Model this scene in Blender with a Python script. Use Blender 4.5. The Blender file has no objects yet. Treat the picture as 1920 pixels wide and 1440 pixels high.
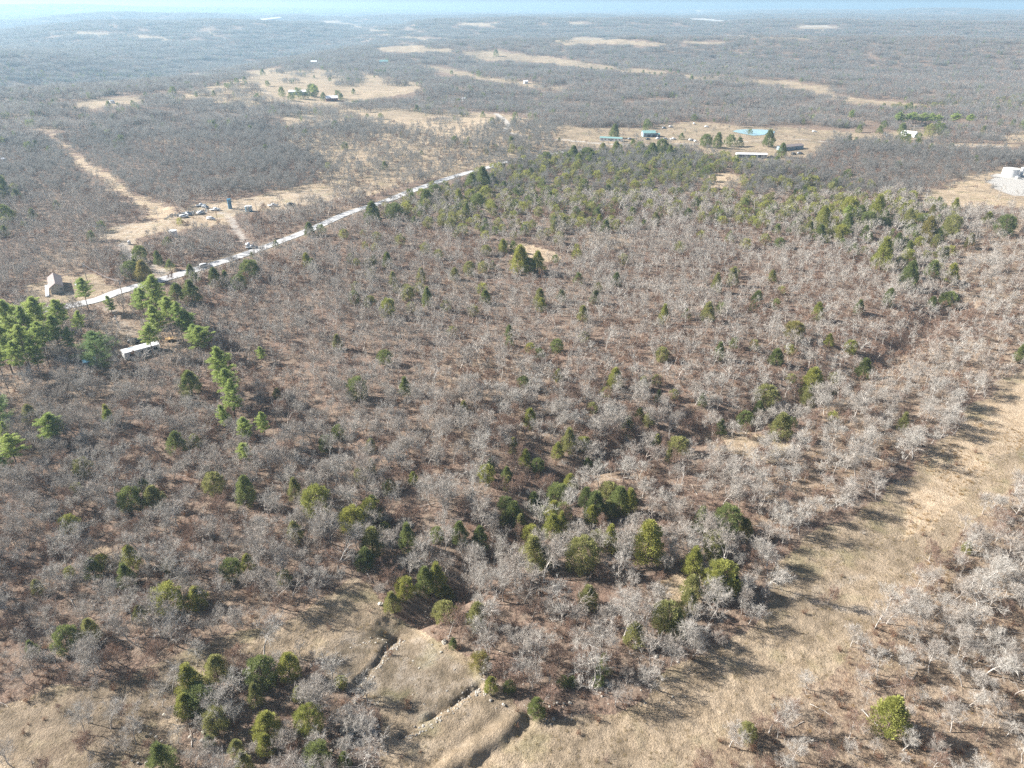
import bpy, math, random
import numpy as np
from mathutils import Vector, Matrix

SC = bpy.context.scene
COL = SC.collection

# ------------------------------------------------------------------ camera
PITCH = math.radians(27.72)
FPX = 1331.0            # focal length in pixels of the 1920 wide photograph
CAMZ = 100.0
CP, SP = math.cos(PITCH), math.sin(PITCH)
cam_data = bpy.data.cameras.new("camera")
cam_data.sensor_width = 36.0
cam_data.lens = 36.0 * FPX / 1920.0
cam_data.clip_start = 1.0
cam_data.clip_end = 80000.0
cam = bpy.data.objects.new("camera", cam_data)
COL.objects.link(cam)
cam.location = (0, 0, CAMZ)
cam.rotation_euler = (math.pi / 2 - PITCH, 0, 0)
SC.camera = cam

# ------------------------------------------------------------------ sky, sun, exposure
SUN_EL = math.radians(31)
SUN_DIR = Vector((-1.0, 0.26, 0)).normalized()      # horizontal direction towards the sun
sun_vec = Vector((SUN_DIR.x * math.cos(SUN_EL), SUN_DIR.y * math.cos(SUN_EL), math.sin(SUN_EL)))
world = bpy.data.worlds.new("World")
SC.world = world
world.use_nodes = True
wt = world.node_tree
wt.nodes.clear()
sky = wt.nodes.new('ShaderNodeTexSky')
sky.sky_type = 'NISHITA'
sky.sun_disc = False
sky.sun_elevation = SUN_EL
sky.sun_rotation = math.atan2(SUN_DIR.x, SUN_DIR.y)
sky.altitude = 300
sky.air_density = 0.75
sky.dust_density = 3.0
sky.ozone_density = 1.2
bg = wt.nodes.new('ShaderNodeBackground')
bg.inputs['Strength'].default_value = 0.052
wo = wt.nodes.new('ShaderNodeOutputWorld')
wt.links.new(sky.outputs[0], bg.inputs[0])
wt.links.new(bg.outputs[0], wo.inputs[0])
sun_data = bpy.data.lights.new("sun", 'SUN')
sun_data.energy = 5.0
sun_data.angle = math.radians(0.55)
sun_data.color = (1.0, 0.965, 0.925)
sun = bpy.data.objects.new("sun", sun_data)
COL.objects.link(sun)
sun.rotation_euler = sun_vec.to_track_quat('Z', 'Y').to_euler()
SC.view_settings.view_transform = 'Standard'
SC.view_settings.look = 'None'
SC.view_settings.exposure = 1.52
SC.view_settings.gamma = 1.0
SC.view_settings.use_curve_mapping = False
SC.cycles.use_denoising = False
SC.cycles.max_bounces = 5
SC.cycles.diffuse_bounces = 2
SC.cycles.glossy_bounces = 2
SC.cycles.transmission_bounces = 2
SC.cycles.transparent_max_bounces = 8
SC.cycles.volume_bounces = 1
SC.cycles.use_adaptive_sampling = False
SC.cycles.adaptive_threshold = 0.01
HAZE_DENSITY = 1.45e-4
HAZE_COLOR = (0.47, 0.73, 0.94)
HAZE_ANISO = 0.22

# ------------------------------------------------------------------ noise and projection
def _hash(ix, iy, seed):
    h = (ix.astype(np.int64) * 374761393 + iy.astype(np.int64) * 668265263 + seed * 982451653) & 0xFFFFFFFF
    h = ((h ^ (h >> 13)) * 1274126177) & 0xFFFFFFFF
    h = (h ^ (h >> 16)) & 0xFFFFFFFF
    return h / 4294967295.0

def vnoise(x, y, seed=0):
    x = np.asarray(x, float); y = np.asarray(y, float)
    ix = np.floor(x); iy = np.floor(y)
    fx = x - ix; fy = y - iy
    fx = fx * fx * (3 - 2 * fx); fy = fy * fy * (3 - 2 * fy)
    a = _hash(ix, iy, seed); b = _hash(ix + 1, iy, seed)
    c = _hash(ix, iy + 1, seed); d = _hash(ix + 1, iy + 1, seed)
    return (a * (1 - fx) + b * fx) * (1 - fy) + (c * (1 - fx) + d * fx) * fy - 0.5

def fbm(x, y, seed=0, octv=4):
    s = 0; a = 1.0
    for k in range(octv):
        s = s + a * vnoise(x * 2 ** k, y * 2 ** k, seed + 17 * k)
        a *= 0.5
    return s

def sstep(e0, e1, x):
    t = np.clip((x - e0) / (e1 - e0), 0, 1)
    return t * t * (3 - 2 * t)

def project(X, Y, Z):
    dz = Z - CAMZ
    depth = Y * CP - dz * SP
    up = Y * SP + dz * CP
    ok = depth > 5
    d = np.where(ok, depth, 1.0)
    return np.where(ok, 960 + FPX * X / d, -9e4), np.where(ok, 720 - FPX * up / d, 9e4), d

def ray(px, py):
    xn = (px - 960) / FPX; v = (720 - py) / FPX
    return xn, CP + v * SP, -(SP - v * CP)

# ------------------------------------------------------------------ terrain height
RIDGES = []
def ridge(D, w, pts):
    az, cz = [], []
    for px, py in pts:
        x, h, dn = ray(px, py)
        L = math.hypot(x, h)
        az.append(math.atan2(x, h)); cz.append(CAMZ + D * dn / L)
    RIDGES.append((D, w, np.array(az), np.array(cz)))
ridge(1950, 260, [(-700, 150), (0, 96), (150, 98), (330, 106), (480, 100), (700, 87), (960, 78), (1200, 74), (1500, 72), (1920, 78), (2500, 80)])
ridge(3300, 600, [(-900, 110), (-200, 75), (0, 60), (60, 53), (110, 47), (200, 43), (300, 41), (400, 40), (640, 38), (960, 36), (1200, 38), (1400, 42), (1600, 40), (1920, 44), (2500, 40)])
ridge(4900, 650, [(-900, 60), (-100, 48), (0, 42), (60, 38), (140, 29), (240, 25), (330, 27), (480, 31), (640, 32), (960, 29), (1200, 30), (1300, 33), (1450, 28), (1650, 30), (1920, 31), (2500, 30)])
ridge(6500, 600, [(-900, 30), (0, 30), (400, 26), (800, 25), (1200, 26), (1300, 27), (1400, 22), (1500, 20.5), (1600, 20), (1665, 22), (1700, 17.2), (1720, 16.8), (1825, 17), (1840, 18.5), (1860, 21), (1920, 21), (2500, 24)])
ridge(8000, 700, [(-900, 6), (-100, 8), (0, 9), (140, 9), (250, 13), (330, 14), (420, 14.5), (600, 17), (900, 20), (1100, 20.5), (1250, 20), (1400, 18.5), (1500, 18), (1680, 20), (1920, 19.5), (2500, 18)])

def seg_dist(X, Y, pts):
    """distance to a world polyline and the parameter 0..1 along it"""
    best = np.full(np.shape(X), 1e9); par = np.zeros(np.shape(X))
    n = len(pts) - 1
    for i in range(n):
        ax, ay = pts[i][:2]; bx, by = pts[i + 1][:2]
        vx, vy = bx - ax, by - ay
        t = np.clip(((X - ax) * vx + (Y - ay) * vy) / (vx * vx + vy * vy + 1e-9), 0, 1)
        d = np.hypot(X - ax - t * vx, Y - ay - t * vy)
        m = d < best
        best = np.where(m, d, best); par = np.where(m, (i + t) / n, par)
    return best, par

def flat(px, py):
    """point of the level plane seen at a pixel of the 1920 x 1440 photograph"""
    x, h, dn = ray(px, py)
    t = -CAMZ / dn
    return (x * t, h * t)

CREEK = [flat(*p) for p in [(1800, 560), (1740, 600), (1690, 650), (1640, 690), (1560, 725), (1440, 775), (1330, 800), (1220, 830), (1120, 860), (1050, 905), (1010, 945), (975, 985), (915, 1030), (850, 1090), (790, 1130), (745, 1165)]]
GULLY = [flat(*p) for p in [(500, 700), (560, 730), (610, 780), (650, 860), (700, 960), (760, 1040), (830, 1100)]]
VALLEY = [flat(*p) for p in [(-300, 165), (0, 152), (80, 142), (200, 132), (330, 116), (450, 104), (700, 70)]]
TERR = [[flat(*p) for p in [(742, 1168), (728, 1195), (712, 1220), (690, 1250), (668, 1282), (655, 1300)]],
        [flat(*p) for p in [(905, 1288), (880, 1292), (850, 1318), (810, 1345), (775, 1365), (752, 1376)]],
        [flat(*p) for p in [(745, 1162), (700, 1180), (650, 1195), (600, 1222), (575, 1240)]]]
BERM = [flat(*p) for p in [(965, 1345), (935, 1375), (890, 1405), (850, 1432), (800, 1480)]]
BANK = [flat(*p) for p in [(660, 1100), (600, 1140), (540, 1180), (450, 1230), (340, 1290)]]
PADS = []

def H0(X, Y):
    X = np.asarray(X, float); Y = np.asarray(Y, float)
    R = np.hypot(X, Y)
    z = 1.6 * fbm(X / 70, Y / 70, 3, 2) * sstep(60, 200, R) * 2
    z = z + 14 * sstep(380, 1200, R) * (fbm(X / 420, Y / 420, 5, 3)) * 1.4
    z = z + 18 * sstep(900, 2200, R) * fbm(X / 620, Y / 480, 15, 2)
    z = z + 42 * sstep(1500, 5000, R) * fbm(X / 1500, Y / 1500, 9, 4)
    az = np.arctan2(X, np.maximum(Y, 1e-3))
    front = sstep(-200, 400, Y)
    for D, w, azs, cz in RIDGES:
        g = np.exp(-((R - D) / w) ** 2) * front
        c = np.interp(az, azs, cz) + (0.0022 if D < 6000 else 0.0006) * D * fbm(az * 30, R / D, 11 + int(D) % 7, 3)
        z = z * (1 - g) + c * g
    d, _ = seg_dist(X, Y, VALLEY)
    z = z - 38 * np.exp(-(d / 210) ** 2) * sstep(500, 800, R)
    near = R < 700
    d, t = seg_dist(X, Y, CREEK)
    z = z - 2.4 * np.exp(-(d / 4.0) ** 2) - 1.6 * np.exp(-(d / 16.0) ** 2)
    d, t = seg_dist(X, Y, GULLY)
    z = z - 1.5 * np.exp(-(d / 6.0) ** 2)
    for k, L in enumerate(TERR):
        d, t = seg_dist(X + 1.6 * vnoise(X / 2.7, Y / 2.7, 33), Y + 1.6 * vnoise(X / 2.7, Y / 2.7, 35), L)
        wob = 0.75 + 0.8 * vnoise(X / 2.2, Y / 2.2, 31)
        z = z - (0.75 if k < 2 else 0.3) * np.clip(wob * 1.5 - .45, .1, 1.2) * np.exp(-(d / 0.5) ** 2) + 0.12 * np.exp(-((d - 1.7) / 1.2) ** 2)
    d, t = seg_dist(X, Y, BERM)
    z = z + 0.9 * np.exp(-(d / 1.9) ** 2) - .5 * np.exp(-((d - 2.2) / .9) ** 2)
    d, t = seg_dist(X, Y, BANK)
    z = z + 0.7 * np.exp(-(d / 2.4) ** 2)
    return z

def HF(X, Y):
    z = H0(X, Y)
    for cx, cy, r, zz in PADS:
        g = 1 - sstep(r, r * 1.7, np.hypot(X - cx, Y - cy))
        z = z * (1 - g) + zz * g
    return z

HEIGHT = [HF]
def hit(px, py, hf=None):
    """first terrain point along the ray of a photograph pixel"""
    hf = hf or HEIGHT[0]
    x, h, dn = ray(px, py)
    t = np.exp(np.linspace(math.log(40), math.log(30000), 700))
    z = CAMZ + dn * t - hf(x * t, h * t)
    k = int(np.argmax(z < 0)) if (z < 0).any() else len(t) - 1
    if k == 0:
        return x * t[0], h * t[0]
    tt = np.linspace(t[k - 1], t[k], 40)
    zz = CAMZ + dn * tt - hf(x * tt, h * tt)
    k = max(1, int(np.argmax(zz < 0))) if (zz < 0).any() else 39
    w = zz[k - 1] / (zz[k - 1] - zz[k] + 1e-12)
    b = tt[k - 1] + (tt[k] - tt[k - 1]) * w
    return x * b, h * b

def pad(px, py, r, dz=0.0):
    x, y = hit(px, py, H0)
    PADS.append((x, y, r, float(H0(np.array([x]), np.array([y]))[0]) + dz))
pad(1410, 248, 42, -0.6)      # pond
pad(1410, 290, 30); pad(1487, 274, 28); pad(1145, 260, 24); pad(1220, 250, 24)
pad(1700, 250, 18); pad(1895, 335, 34, 1.0)
pad(432, 388, 26); pad(108, 548, 17); pad(265, 662, 12); pad(1300, 262, 18)

# ------------------------------------------------------------------ land cover, drawn as areas of the photograph
# (points, tree density, grass, bare, warmth); later entries win
AREAS = [
 # savanna beyond the road
 ([(480, 395), (560, 372), (640, 372), (780, 340), (960, 300), (1110, 272), (1100, 240), (960, 215), (800, 205), (640, 196), (520, 205), (540, 260), (610, 300), (600, 340), (500, 360)], .48, .75, 0, .62),
 ([(560, 215), (760, 210), (880, 222), (900, 250), (780, 262), (640, 245)], .45, .8, 0, .6),
 ([(700, 225), (820, 215), (900, 222), (930, 240), (850, 250), (760, 240)], .10, .95, 0, .8),
 ([(300, 185), (440, 150), (520, 130), (640, 132), (800, 158), (780, 172), (650, 196), (560, 206), (480, 202), (400, 190)], .30, .8, 0, .7),
 ([(480, 158), (520, 138), (600, 150), (640, 165), (790, 160), (800, 170), (700, 184), (640, 192), (560, 192), (510, 180)], .04, .95, 0, .8),
 ([(450, 135), (500, 128), (540, 142), (530, 158), (480, 160)], .1, .95, 0, .75),
 ([(108, 197), (190, 186), (262, 178), (262, 192), (215, 200), (130, 207)], .03, .9, .15, .55),
 ([(330, 140), (400, 134), (400, 146), (350, 143)], .2, .8, .1, .5),
 # pale fields further up
 ([(700, 90), (780, 84), (850, 93), (840, 99), (720, 97)], .05, 1, .1, .7),
 ([(860, 97), (920, 95), (1000, 104), (1120, 120), (1250, 134), (1250, 143), (1120, 130), (1000, 116), (900, 112)], .08, .95, .1, .6),
 ([(800, 120), (900, 140), (960, 150), (1060, 162), (1060, 170), (960, 160), (850, 140), (780, 124)], .1, .9, .1, .6),
 ([(860, 43), (940, 43), (930, 50), (880, 49)], 0, 1, .2, .8),
 ([(1040, 78), (1080, 69), (1140, 72), (1240, 82), (1230, 86), (1120, 82), (1060, 84)], .05, 1, .15, .75),
 ([(1280, 138), (1460, 150), (1560, 168), (1560, 176), (1440, 160), (1280, 146)], .2, .9, .0, .7),
 ([(1490, 160), (1550, 160), (1560, 178), (1620, 185), (1740, 195), (1720, 204), (1600, 196), (1530, 180)], .08, .95, 0, .65),
 ([(1280, 76), (1350, 80), (1350, 84), (1280, 81)], 0, 1, .2, .6),
 ([(1370, 66), (1570, 72), (1570, 75), (1370, 70)], .1, 1, .2, .6),
 ([(1495, 47), (1570, 48), (1570, 52), (1500, 51)], 0, .9, .5, .6),
 ([(1300, 34), (1340, 36), (1370, 40), (1340, 42), (1300, 37)], 0, .6, 1, .3),
 ([(40, 62), (160, 58), (300, 68), (340, 78), (250, 74), (120, 66)], .35, .8, 0, .7),
 ([(375, 48), (400, 60), (405, 66), (380, 64)], .1, .9, .3, .7),
 ([(590, 39), (640, 39), (640, 44), (600, 44)], 0, .9, .3, .8),
 ([(640, 41), (720, 60), (840, 80), (840, 83), (715, 64), (640, 45)], .1, .9, .1, .7),
 ([(1060, 42), (1090, 41), (1090, 45), (1060, 45)], 0, 1, .2, .7),
 # pipeline strip
 ([(28, 205), (60, 225), (95, 248), (130, 280), (180, 312), (235, 358), (300, 380), (335, 395), (330, 420), (290, 412), (255, 385), (200, 352), (150, 312), (112, 275), (70, 238), (25, 212)], .05, .8, 0, .8),
 ([(30, 155), (60, 165), (100, 178), (90, 180), (50, 170)], .05, .8, .2, .6),
 # well pads left of the road
 ([(176, 442), (215, 424), (255, 418), (330, 405), (352, 412), (350, 432), (330, 442), (300, 436), (262, 446), (256, 470), (236, 466), (210, 452)], .02, .92, .32, .75),
 ([(350, 392), (362, 380), (420, 378), (520, 364), (640, 350), (652, 366), (600, 380), (520, 392), (480, 396), (452, 398), (440, 406), (416, 412), (385, 416), (345, 412)], .04, .85, .3, .68),
 ([(300, 405), (420, 398), (430, 425), (330, 432)], .12, .7, .2, .7),
 ([(620, 356), (760, 330), (800, 335), (700, 365), (640, 372)], .2, .85, 0, .7),
 ([(30, 556), (60, 535), (110, 512), (185, 510), (200, 540), (160, 556), (130, 572), (60, 572)], .03, .85, .12, .5),
 ([(205, 448), (150, 520), (60, 512), (80, 470)], .55, .4, 0, .6),
 ([(290, 495), (330, 500), (330, 516), (285, 520)], .05, .8, .3, .65),
 # home sites near the pond
 ([(1040, 246), (1120, 238), (1200, 240), (1300, 228), (1380, 236), (1480, 238), (1560, 246), (1660, 252), (1660, 262), (1560, 262), (1535, 280), (1500, 298), (1450, 303), (1370, 302), (1310, 284), (1220, 276), (1120, 280), (1060, 268)], .06, .88, .1, .42),
 ([(1640, 250), (1690, 240), (1760, 246), (1740, 262), (1660, 264)], .15, .85, .1, .5),
 ([(1680, 262), (1780, 268), (1920, 272), (1920, 278), (1780, 276), (1690, 272)], .12, .85, .1, .5),
 ([(1860, 250), (1960, 244), (1960, 272), (1880, 268)], .25, .8, 0, .7),
 # tank pad at the right edge
 ([(1720, 372), (1780, 345), (1840, 322), (1900, 308), (1990, 308), (1990, 410), (1900, 388), (1800, 392)], .10, .85, .05, .72),
 ([(1840, 345), (1858, 328), (1900, 318), (2000, 318), (2000, 372), (1900, 364), (1860, 356)], 0, 0, 1, .2),
 # small openings in the wood
 ([(955, 462), (990, 456), (1030, 470), (1050, 492), (1020, 496), (980, 482), (950, 480)], 0, .9, .05, 1.0),
 ([(1330, 332), (1370, 322), (1400, 338), (1360, 356), (1325, 352)], .08, .85, .05, .9),
 ([(1100, 430), (1180, 440), (1160, 470), (1090, 455)], .6, .5, 0, .8),
 ([(1235, 1092), (1290, 1078), (1330, 1090), (1300, 1130), (1240, 1130)], .04, .8, 0, .85),
 ([(1320, 812), (1440, 815), (1520, 850), (1440, 870), (1340, 850)], .6, .7, 0, .6),
 ([(1560, 700), (1920, 600), (1920, 690), (1700, 830), (1560, 960), (1420, 1000), (1440, 900)], .9, .42, 0, .7),
 ([(1750, 450), (1920, 400), (1920, 600), (1780, 570)], .75, .45, 0, .7),
 ([(100, 690), (260, 680), (300, 720), (150, 760), (40, 790), (30, 740)], .8, .4, 0, .55),
 ([(160, 1030), (210, 1020), (230, 1060), (190, 1085)], .3, .6, 0, .8),
 ([(0, 850), (60, 840), (60, 700), (0, 690)], .6, .4, 0, .6),
 ([(190, 560), (330, 560), (330, 620), (220, 620)], .45, .45, 0, .6),
 ([(1540, 1240), (1640, 1110), (1760, 1000), (1860, 890), (1990, 800), (1990, 1700), (1250, 1700), (1290, 1440), (1400, 1320)], .80, .46, 0, .72),
 # the big grass lane and bottom field
 ([(1990, 655), (1900, 705), (1850, 750), (1800, 800), (1745, 850), (1690, 885), (1650, 925), (1600, 965), (1540, 1000), (1490, 1040), (1440, 1090), (1420, 1150), (1350, 1230), (1290, 1262), (1240, 1290), (1150, 1325), (1060, 1345), (980, 1345), (930, 1300), (870, 1230), (830, 1195), (790, 1180), (745, 1160), (715, 1120), (680, 1085), (650, 1085), (560, 1140), (440, 1190), (330, 1230), (150, 1285), (-60, 1330), (-200, 1460), (-200, 1700), (1250, 1700), (1290, 1440), (1340, 1385), (1415, 1335), (1560, 1258), (1622, 1188), (1664, 1134), (1712, 1084), (1780, 1022), (1822, 970), (1880, 910), (1990, 825)], .012, .92, 0, .44),
 ([(1990, 660), (1880, 740), (1800, 820), (1720, 900), (1700, 960), (1740, 985), (1800, 930), (1870, 860), (1990, 800)], .0, 1, .06, .85),
 ([(1690, 925), (1740, 920), (1740, 1000), (1690, 1010)], .0, 1, 0, 1.0),
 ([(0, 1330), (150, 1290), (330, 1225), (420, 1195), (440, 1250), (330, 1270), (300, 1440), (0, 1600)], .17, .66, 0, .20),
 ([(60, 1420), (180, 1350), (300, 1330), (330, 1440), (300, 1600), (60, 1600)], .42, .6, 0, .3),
 ([(395, 1240), (480, 1225), (620, 1235), (660, 1290), (690, 1340), (710, 1450), (690, 1600), (330, 1600), (335, 1330)], .68, .3, .05, .3),
 # stony shelves
 ([(600, 1225), (660, 1195), (740, 1170), (690, 1240), (650, 1300), (600, 1260)], 0, .7, .20, .12),
 ([(745, 1172), (790, 1185), (860, 1240), (905, 1285), (780, 1358), (740, 1340), (660, 1300), (700, 1240)], 0, .72, .22, .14),
 ([(930, 1300), (965, 1345), (850, 1430), (780, 1440), (700, 1440), (760, 1380)], 0, .8, .14, .28),
]
AREAS = [(np.array(a, float), *r) for a, *r in AREAS]

# linear features: world polylines with a width in metres
def poly_world(pts):
    return [hit(*p) for p in pts]
ROAD = poly_world([(-60, 602), (20, 590), (90, 580), (140, 572), (185, 562), (215, 550), (260, 537), (320, 520), (370, 505), (430, 487), (480, 470), (520, 455), (560, 440), (600, 423), (640, 405), (690, 388), (740, 371), (790, 352), (830, 338), (870, 326), (915, 314), (960, 302), (1010, 293), (1050, 287), (1095, 280)])
TRACKS = [
 (poly_world([(930, 213), (945, 224), (955, 236), (946, 247), (980, 255), (1040, 261), (1110, 268), (1180, 272)]), 4.5, .9),
 (poly_world([(415, 398), (430, 405), (438, 420), (450, 440), (460, 455), (478, 471)]), 2.8, .6),
 (poly_world([(228, 458), (236, 470), (252, 486), (272, 498), (296, 505), (312, 521)]), 4.0, .6),
 (poly_world([(190, 562), (205, 585), (225, 605), (250, 625)]), 4.0, .35),
 (poly_world([(1210, 272), (1290, 270), (1380, 266), (1500, 262), (1600, 266)]), 4.0, .6),
 (poly_world([(1700, 268), (1790, 272), (1920, 277), (2100, 285)]), 3.5, .7),
 (poly_world([(1630, 1075), (1560, 1100), (1500, 1125), (1440, 1110)]), 1.0, .25),
 (poly_world([(1500, 1118), (1580, 1140), (1640, 1145)]), .8, .35),
 (poly_world([(480, 160), (520, 186), (560, 194), (640, 193), (700, 190)]), 5, .5),
 (poly_world([(700, 195), (800, 200), (880, 210), (930, 213)]), 4, .4),
 (poly_world([(100, 207), (200, 215), (262, 222)]), 2.5, .3),
]
ROADW = 6.2

def open_behind(px, py):
    """tree density of the area drawn at a photograph pixel"""
    t = np.full(px.shape, .95)
    for P, tt, g, b, w in AREAS:
        t = np.where(inpoly(px, py, P), tt, t)
    return t

def inpoly(px, py, P):
    inside = np.zeros(px.shape, bool)
    x0, y0 = P.min(0); x1, y1 = P.max(0)
    m = (px >= x0) & (px <= x1) & (py >= y0) & (py <= y1)
    if not m.any():
        return inside
    x = px[m]; y = py[m]
    r = np.zeros(x.shape, bool)
    j = len(P) - 1
    for i in range(len(P)):
        xi, yi = P[i]; xj, yj = P[j]
        c = ((yi > y) != (yj > y)) & (x < (xj - xi) * (y - yi) / (yj - yi + 1e-12) + xi)
        r ^= c
        j = i
    inside[m] = r
    return inside

def cover(X, Y, Z, rag=1.0):
    """tree density, grass, bare, warmth at world points"""
    R = np.hypot(X, Y)
    j = rag * (2.2 + R / 130.0)
    jx = j * (fbm(X / 11, Y / 11, 41, 3) * 1.3 + (R > 500) * fbm(X / 60, Y / 60, 43, 2) * 1.2)
    jy = j * (fbm(X / 11, Y / 11, 47, 3) * 1.3 + (R > 500) * fbm(X / 60, Y / 60, 49, 2) * 1.2)
    px, py, _ = project(X + jx, Y + jy, Z)
    n1 = fbm(X / 45, Y / 45, 51, 3)
    tree = np.full(X.shape, .95); grass = np.clip(.16 + n1 * .5, 0, .6)
    bare = np.zeros(X.shape); warm = np.full(X.shape, .6) + .3 * n1
    # random meadows far away and outside the frame
    far = sstep(700, 1600, R)
    n2 = fbm(X / 260, Y / 700, 61, 3)
    mm = (n2 > .56) & (far > .5) & (n1 > -.3)
    tree = np.where(mm, .25, tree); grass = np.where(mm, .85, grass)
    for P, t, g, b, w in AREAS:
        m = inpoly(px, py, P)
        tree = np.where(m, t, tree); grass = np.where(m, g, grass)
        bare = np.where(m, b, bare); warm = np.where(m, w, warm)
    warm = warm * (1 - .35 * sstep(500, 1500, R)); grass = grass * (1 - .12 * sstep(700, 1500, R))
    return tree, grass, bare, warm

# ------------------------------------------------------------------ mesh helpers
def mesh_np(name, verts, tris=None, quads=None, mats=(), tmat=None, qmat=None, smooth=False):
    me = bpy.data.meshes.new(name)
    verts = np.asarray(verts, np.float32)
    nt = 0 if tris is None else len(tris); nq = 0 if quads is None else len(quads)
    me.vertices.add(len(verts))
    me.vertices.foreach_set("co", verts.ravel())
    loops = []
    if nt: loops.append(np.asarray(tris, np.int32).ravel())
    if nq: loops.append(np.asarray(quads, np.int32).ravel())
    loops = np.concatenate(loops)
    me.loops.add(len(loops))
    me.loops.foreach_set("vertex_index", loops)
    me.polygons.add(nt + nq)
    start = np.concatenate([np.arange(nt) * 3, nt * 3 + np.arange(nq) * 4]).astype(np.int32)
    me.polygons.foreach_set("loop_start", start)
    for m in mats: me.materials.append(m)
    if tmat is not None or qmat is not None:
        mi = np.concatenate([np.zeros(nt, np.int32) if tmat is None else np.broadcast_to(tmat, nt), np.zeros(nq, np.int32) if qmat is None else np.broadcast_to(qmat, nq)]).astype(np.int32)
        me.polygons.foreach_set("material_index", mi)
    me.update(calc_edges=True)
    if smooth:
        me.polygons.foreach_set("use_smooth", np.ones(nt + nq, bool))
    return me

class MB:
    """collects boxes, cylinders and prisms, then becomes one mesh"""
    def __init__(self): self.v = []; self.f = []
    def add(self, vs, fs):
        n = len(self.v); self.v += [tuple(p) for p in vs]; self.f += [tuple(i + n for i in f) for f in fs]; return self
    def box(self, x0, x1, y0, y1, z0, z1):
        return self.add([(x0, y0, z0), (x1, y0, z0), (x1, y1, z0), (x0, y1, z0), (x0, y0, z1), (x1, y0, z1), (x1, y1, z1), (x0, y1, z1)],
                        [(0, 3, 2, 1), (4, 5, 6, 7), (0, 1, 5, 4), (1, 2, 6, 5), (2, 3, 7, 6), (3, 0, 4, 7)])
    def cyl(self, p, q, r0, r1, n=8, cap=True):
        p = Vector(p); q = Vector(q); d = (q - p)
        if d.length < 1e-6: return self
        d.normalize()
        a = d.orthogonal().normalized(); b = d.cross(a)
        vs = []
        for c, r in ((p, r0), (q, r1)):
            for k in range(n):
                t = 2 * math.pi * k / n
                vs.append(c + a * (r * math.cos(t)) + b * (r * math.sin(t)))
        fs = [(k, (k + 1) % n, n + (k + 1) % n, n + k) for k in range(n)]
        if cap: fs += [tuple(range(n - 1, -1, -1)), tuple(range(n, 2 * n))]
        return self.add(vs, fs)
    def prism(self, prof, x0, x1):
        """profile in y,z swept along x"""
        n = len(prof)
        vs = [(x0, y, z) for y, z in prof] + [(x1, y, z) for y, z in prof]
        fs = [(k, (k + 1) % n, n + (k + 1) % n, n + k) for k in range(n)] + [tuple(range(n - 1, -1, -1)), tuple(range(n, 2 * n))]
        return self.add(vs, fs)
    def mesh(self, name, mat, bevel=0):
        me = bpy.data.meshes.new(name); me.from_pydata(self.v, [], self.f); me.materials.append(mat); me.update()
        if bevel:
            import bmesh
            bm = bmesh.new(); bm.from_mesh(me); bmesh.ops.recalc_face_normals(bm, faces=bm.faces)
            bmesh.ops.bevel(bm, geom=list(bm.edges), offset=bevel, segments=2, affect='EDGES'); bm.to_mesh(me); bm.free()
        return me

def tag(o, label=None, cat=None, group=None, kind=None):
    if label: o['label'] = label
    if cat: o['category'] = cat
    if group: o['group'] = group
    if kind: o['kind'] = kind
    return o
def empty(name, loc, rz=0, label=None, cat=None, group=None, scale=1):
    o = bpy.data.objects.new(name, None); COL.objects.link(o)
    o.location = loc; o.rotation_euler = (0, 0, rz); o.scale = (scale,) * 3 if not hasattr(scale, '__len__') else scale
    o.empty_display_size = .5
    return tag(o, label, cat, group)
def part(name, me, parent, label=None):
    o = bpy.data.objects.new(name, me); COL.objects.link(o); o.parent = parent
    if label: o['label'] = label
    return o
def top(name, me, loc=(0, 0, 0), rz=0, **kw):
    o = bpy.data.objects.new(name, me); COL.objects.link(o); o.location = loc; o.rotation_euler = (0, 0, rz)
    return tag(o, **kw)

# ------------------------------------------------------------------ materials
def newmat(name):
    m = bpy.data.materials.new(name); m.use_nodes = True
    return m, m.node_tree, m.node_tree.nodes['Principled BSDF']
def N(nt, kind, **kw):
    n = nt.nodes.new(kind)
    for k, v in kw.items():
        if k.startswith('i_'): n.inputs[k[2:].replace('_', ' ')].default_value = v
        else: setattr(n, k, v)
    return n
def rgba(c): return (c[0], c[1], c[2], 1)
def mixc(nt, fac, a, b, blend='MIX'):
    n = nt.nodes.new('ShaderNodeMix'); n.data_type = 'RGBA'; n.blend_type = blend
    for sock, val in ((n.inputs[0], fac), (n.inputs[6], a), (n.inputs[7], b)):
        if isinstance(val, bpy.types.NodeSocket): nt.links.new(val, sock)
        elif isinstance(val, (int, float)): sock.default_value = val
        else: sock.default_value = rgba(val)
    return n.outputs[2]
def ramp(nt, src, p0, p1):
    n = nt.nodes.new('ShaderNodeMapRange'); n.inputs[1].default_value = p0; n.inputs[2].default_value = p1
    n.interpolation_type = 'SMOOTHSTEP'
    nt.links.new(src, n.inputs[0]); return n.outputs[0]
def noise(nt, co, scale, detail=4, rough=.55):
    n = nt.nodes.new('ShaderNodeTexNoise'); n.inputs['Scale'].default_value = scale
    n.inputs['Detail'].default_value = detail; n.inputs['Roughness'].default_value = rough
    if co is not None: nt.links.new(co, n.inputs['Vector'])
    return n.outputs['Fac']

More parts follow.
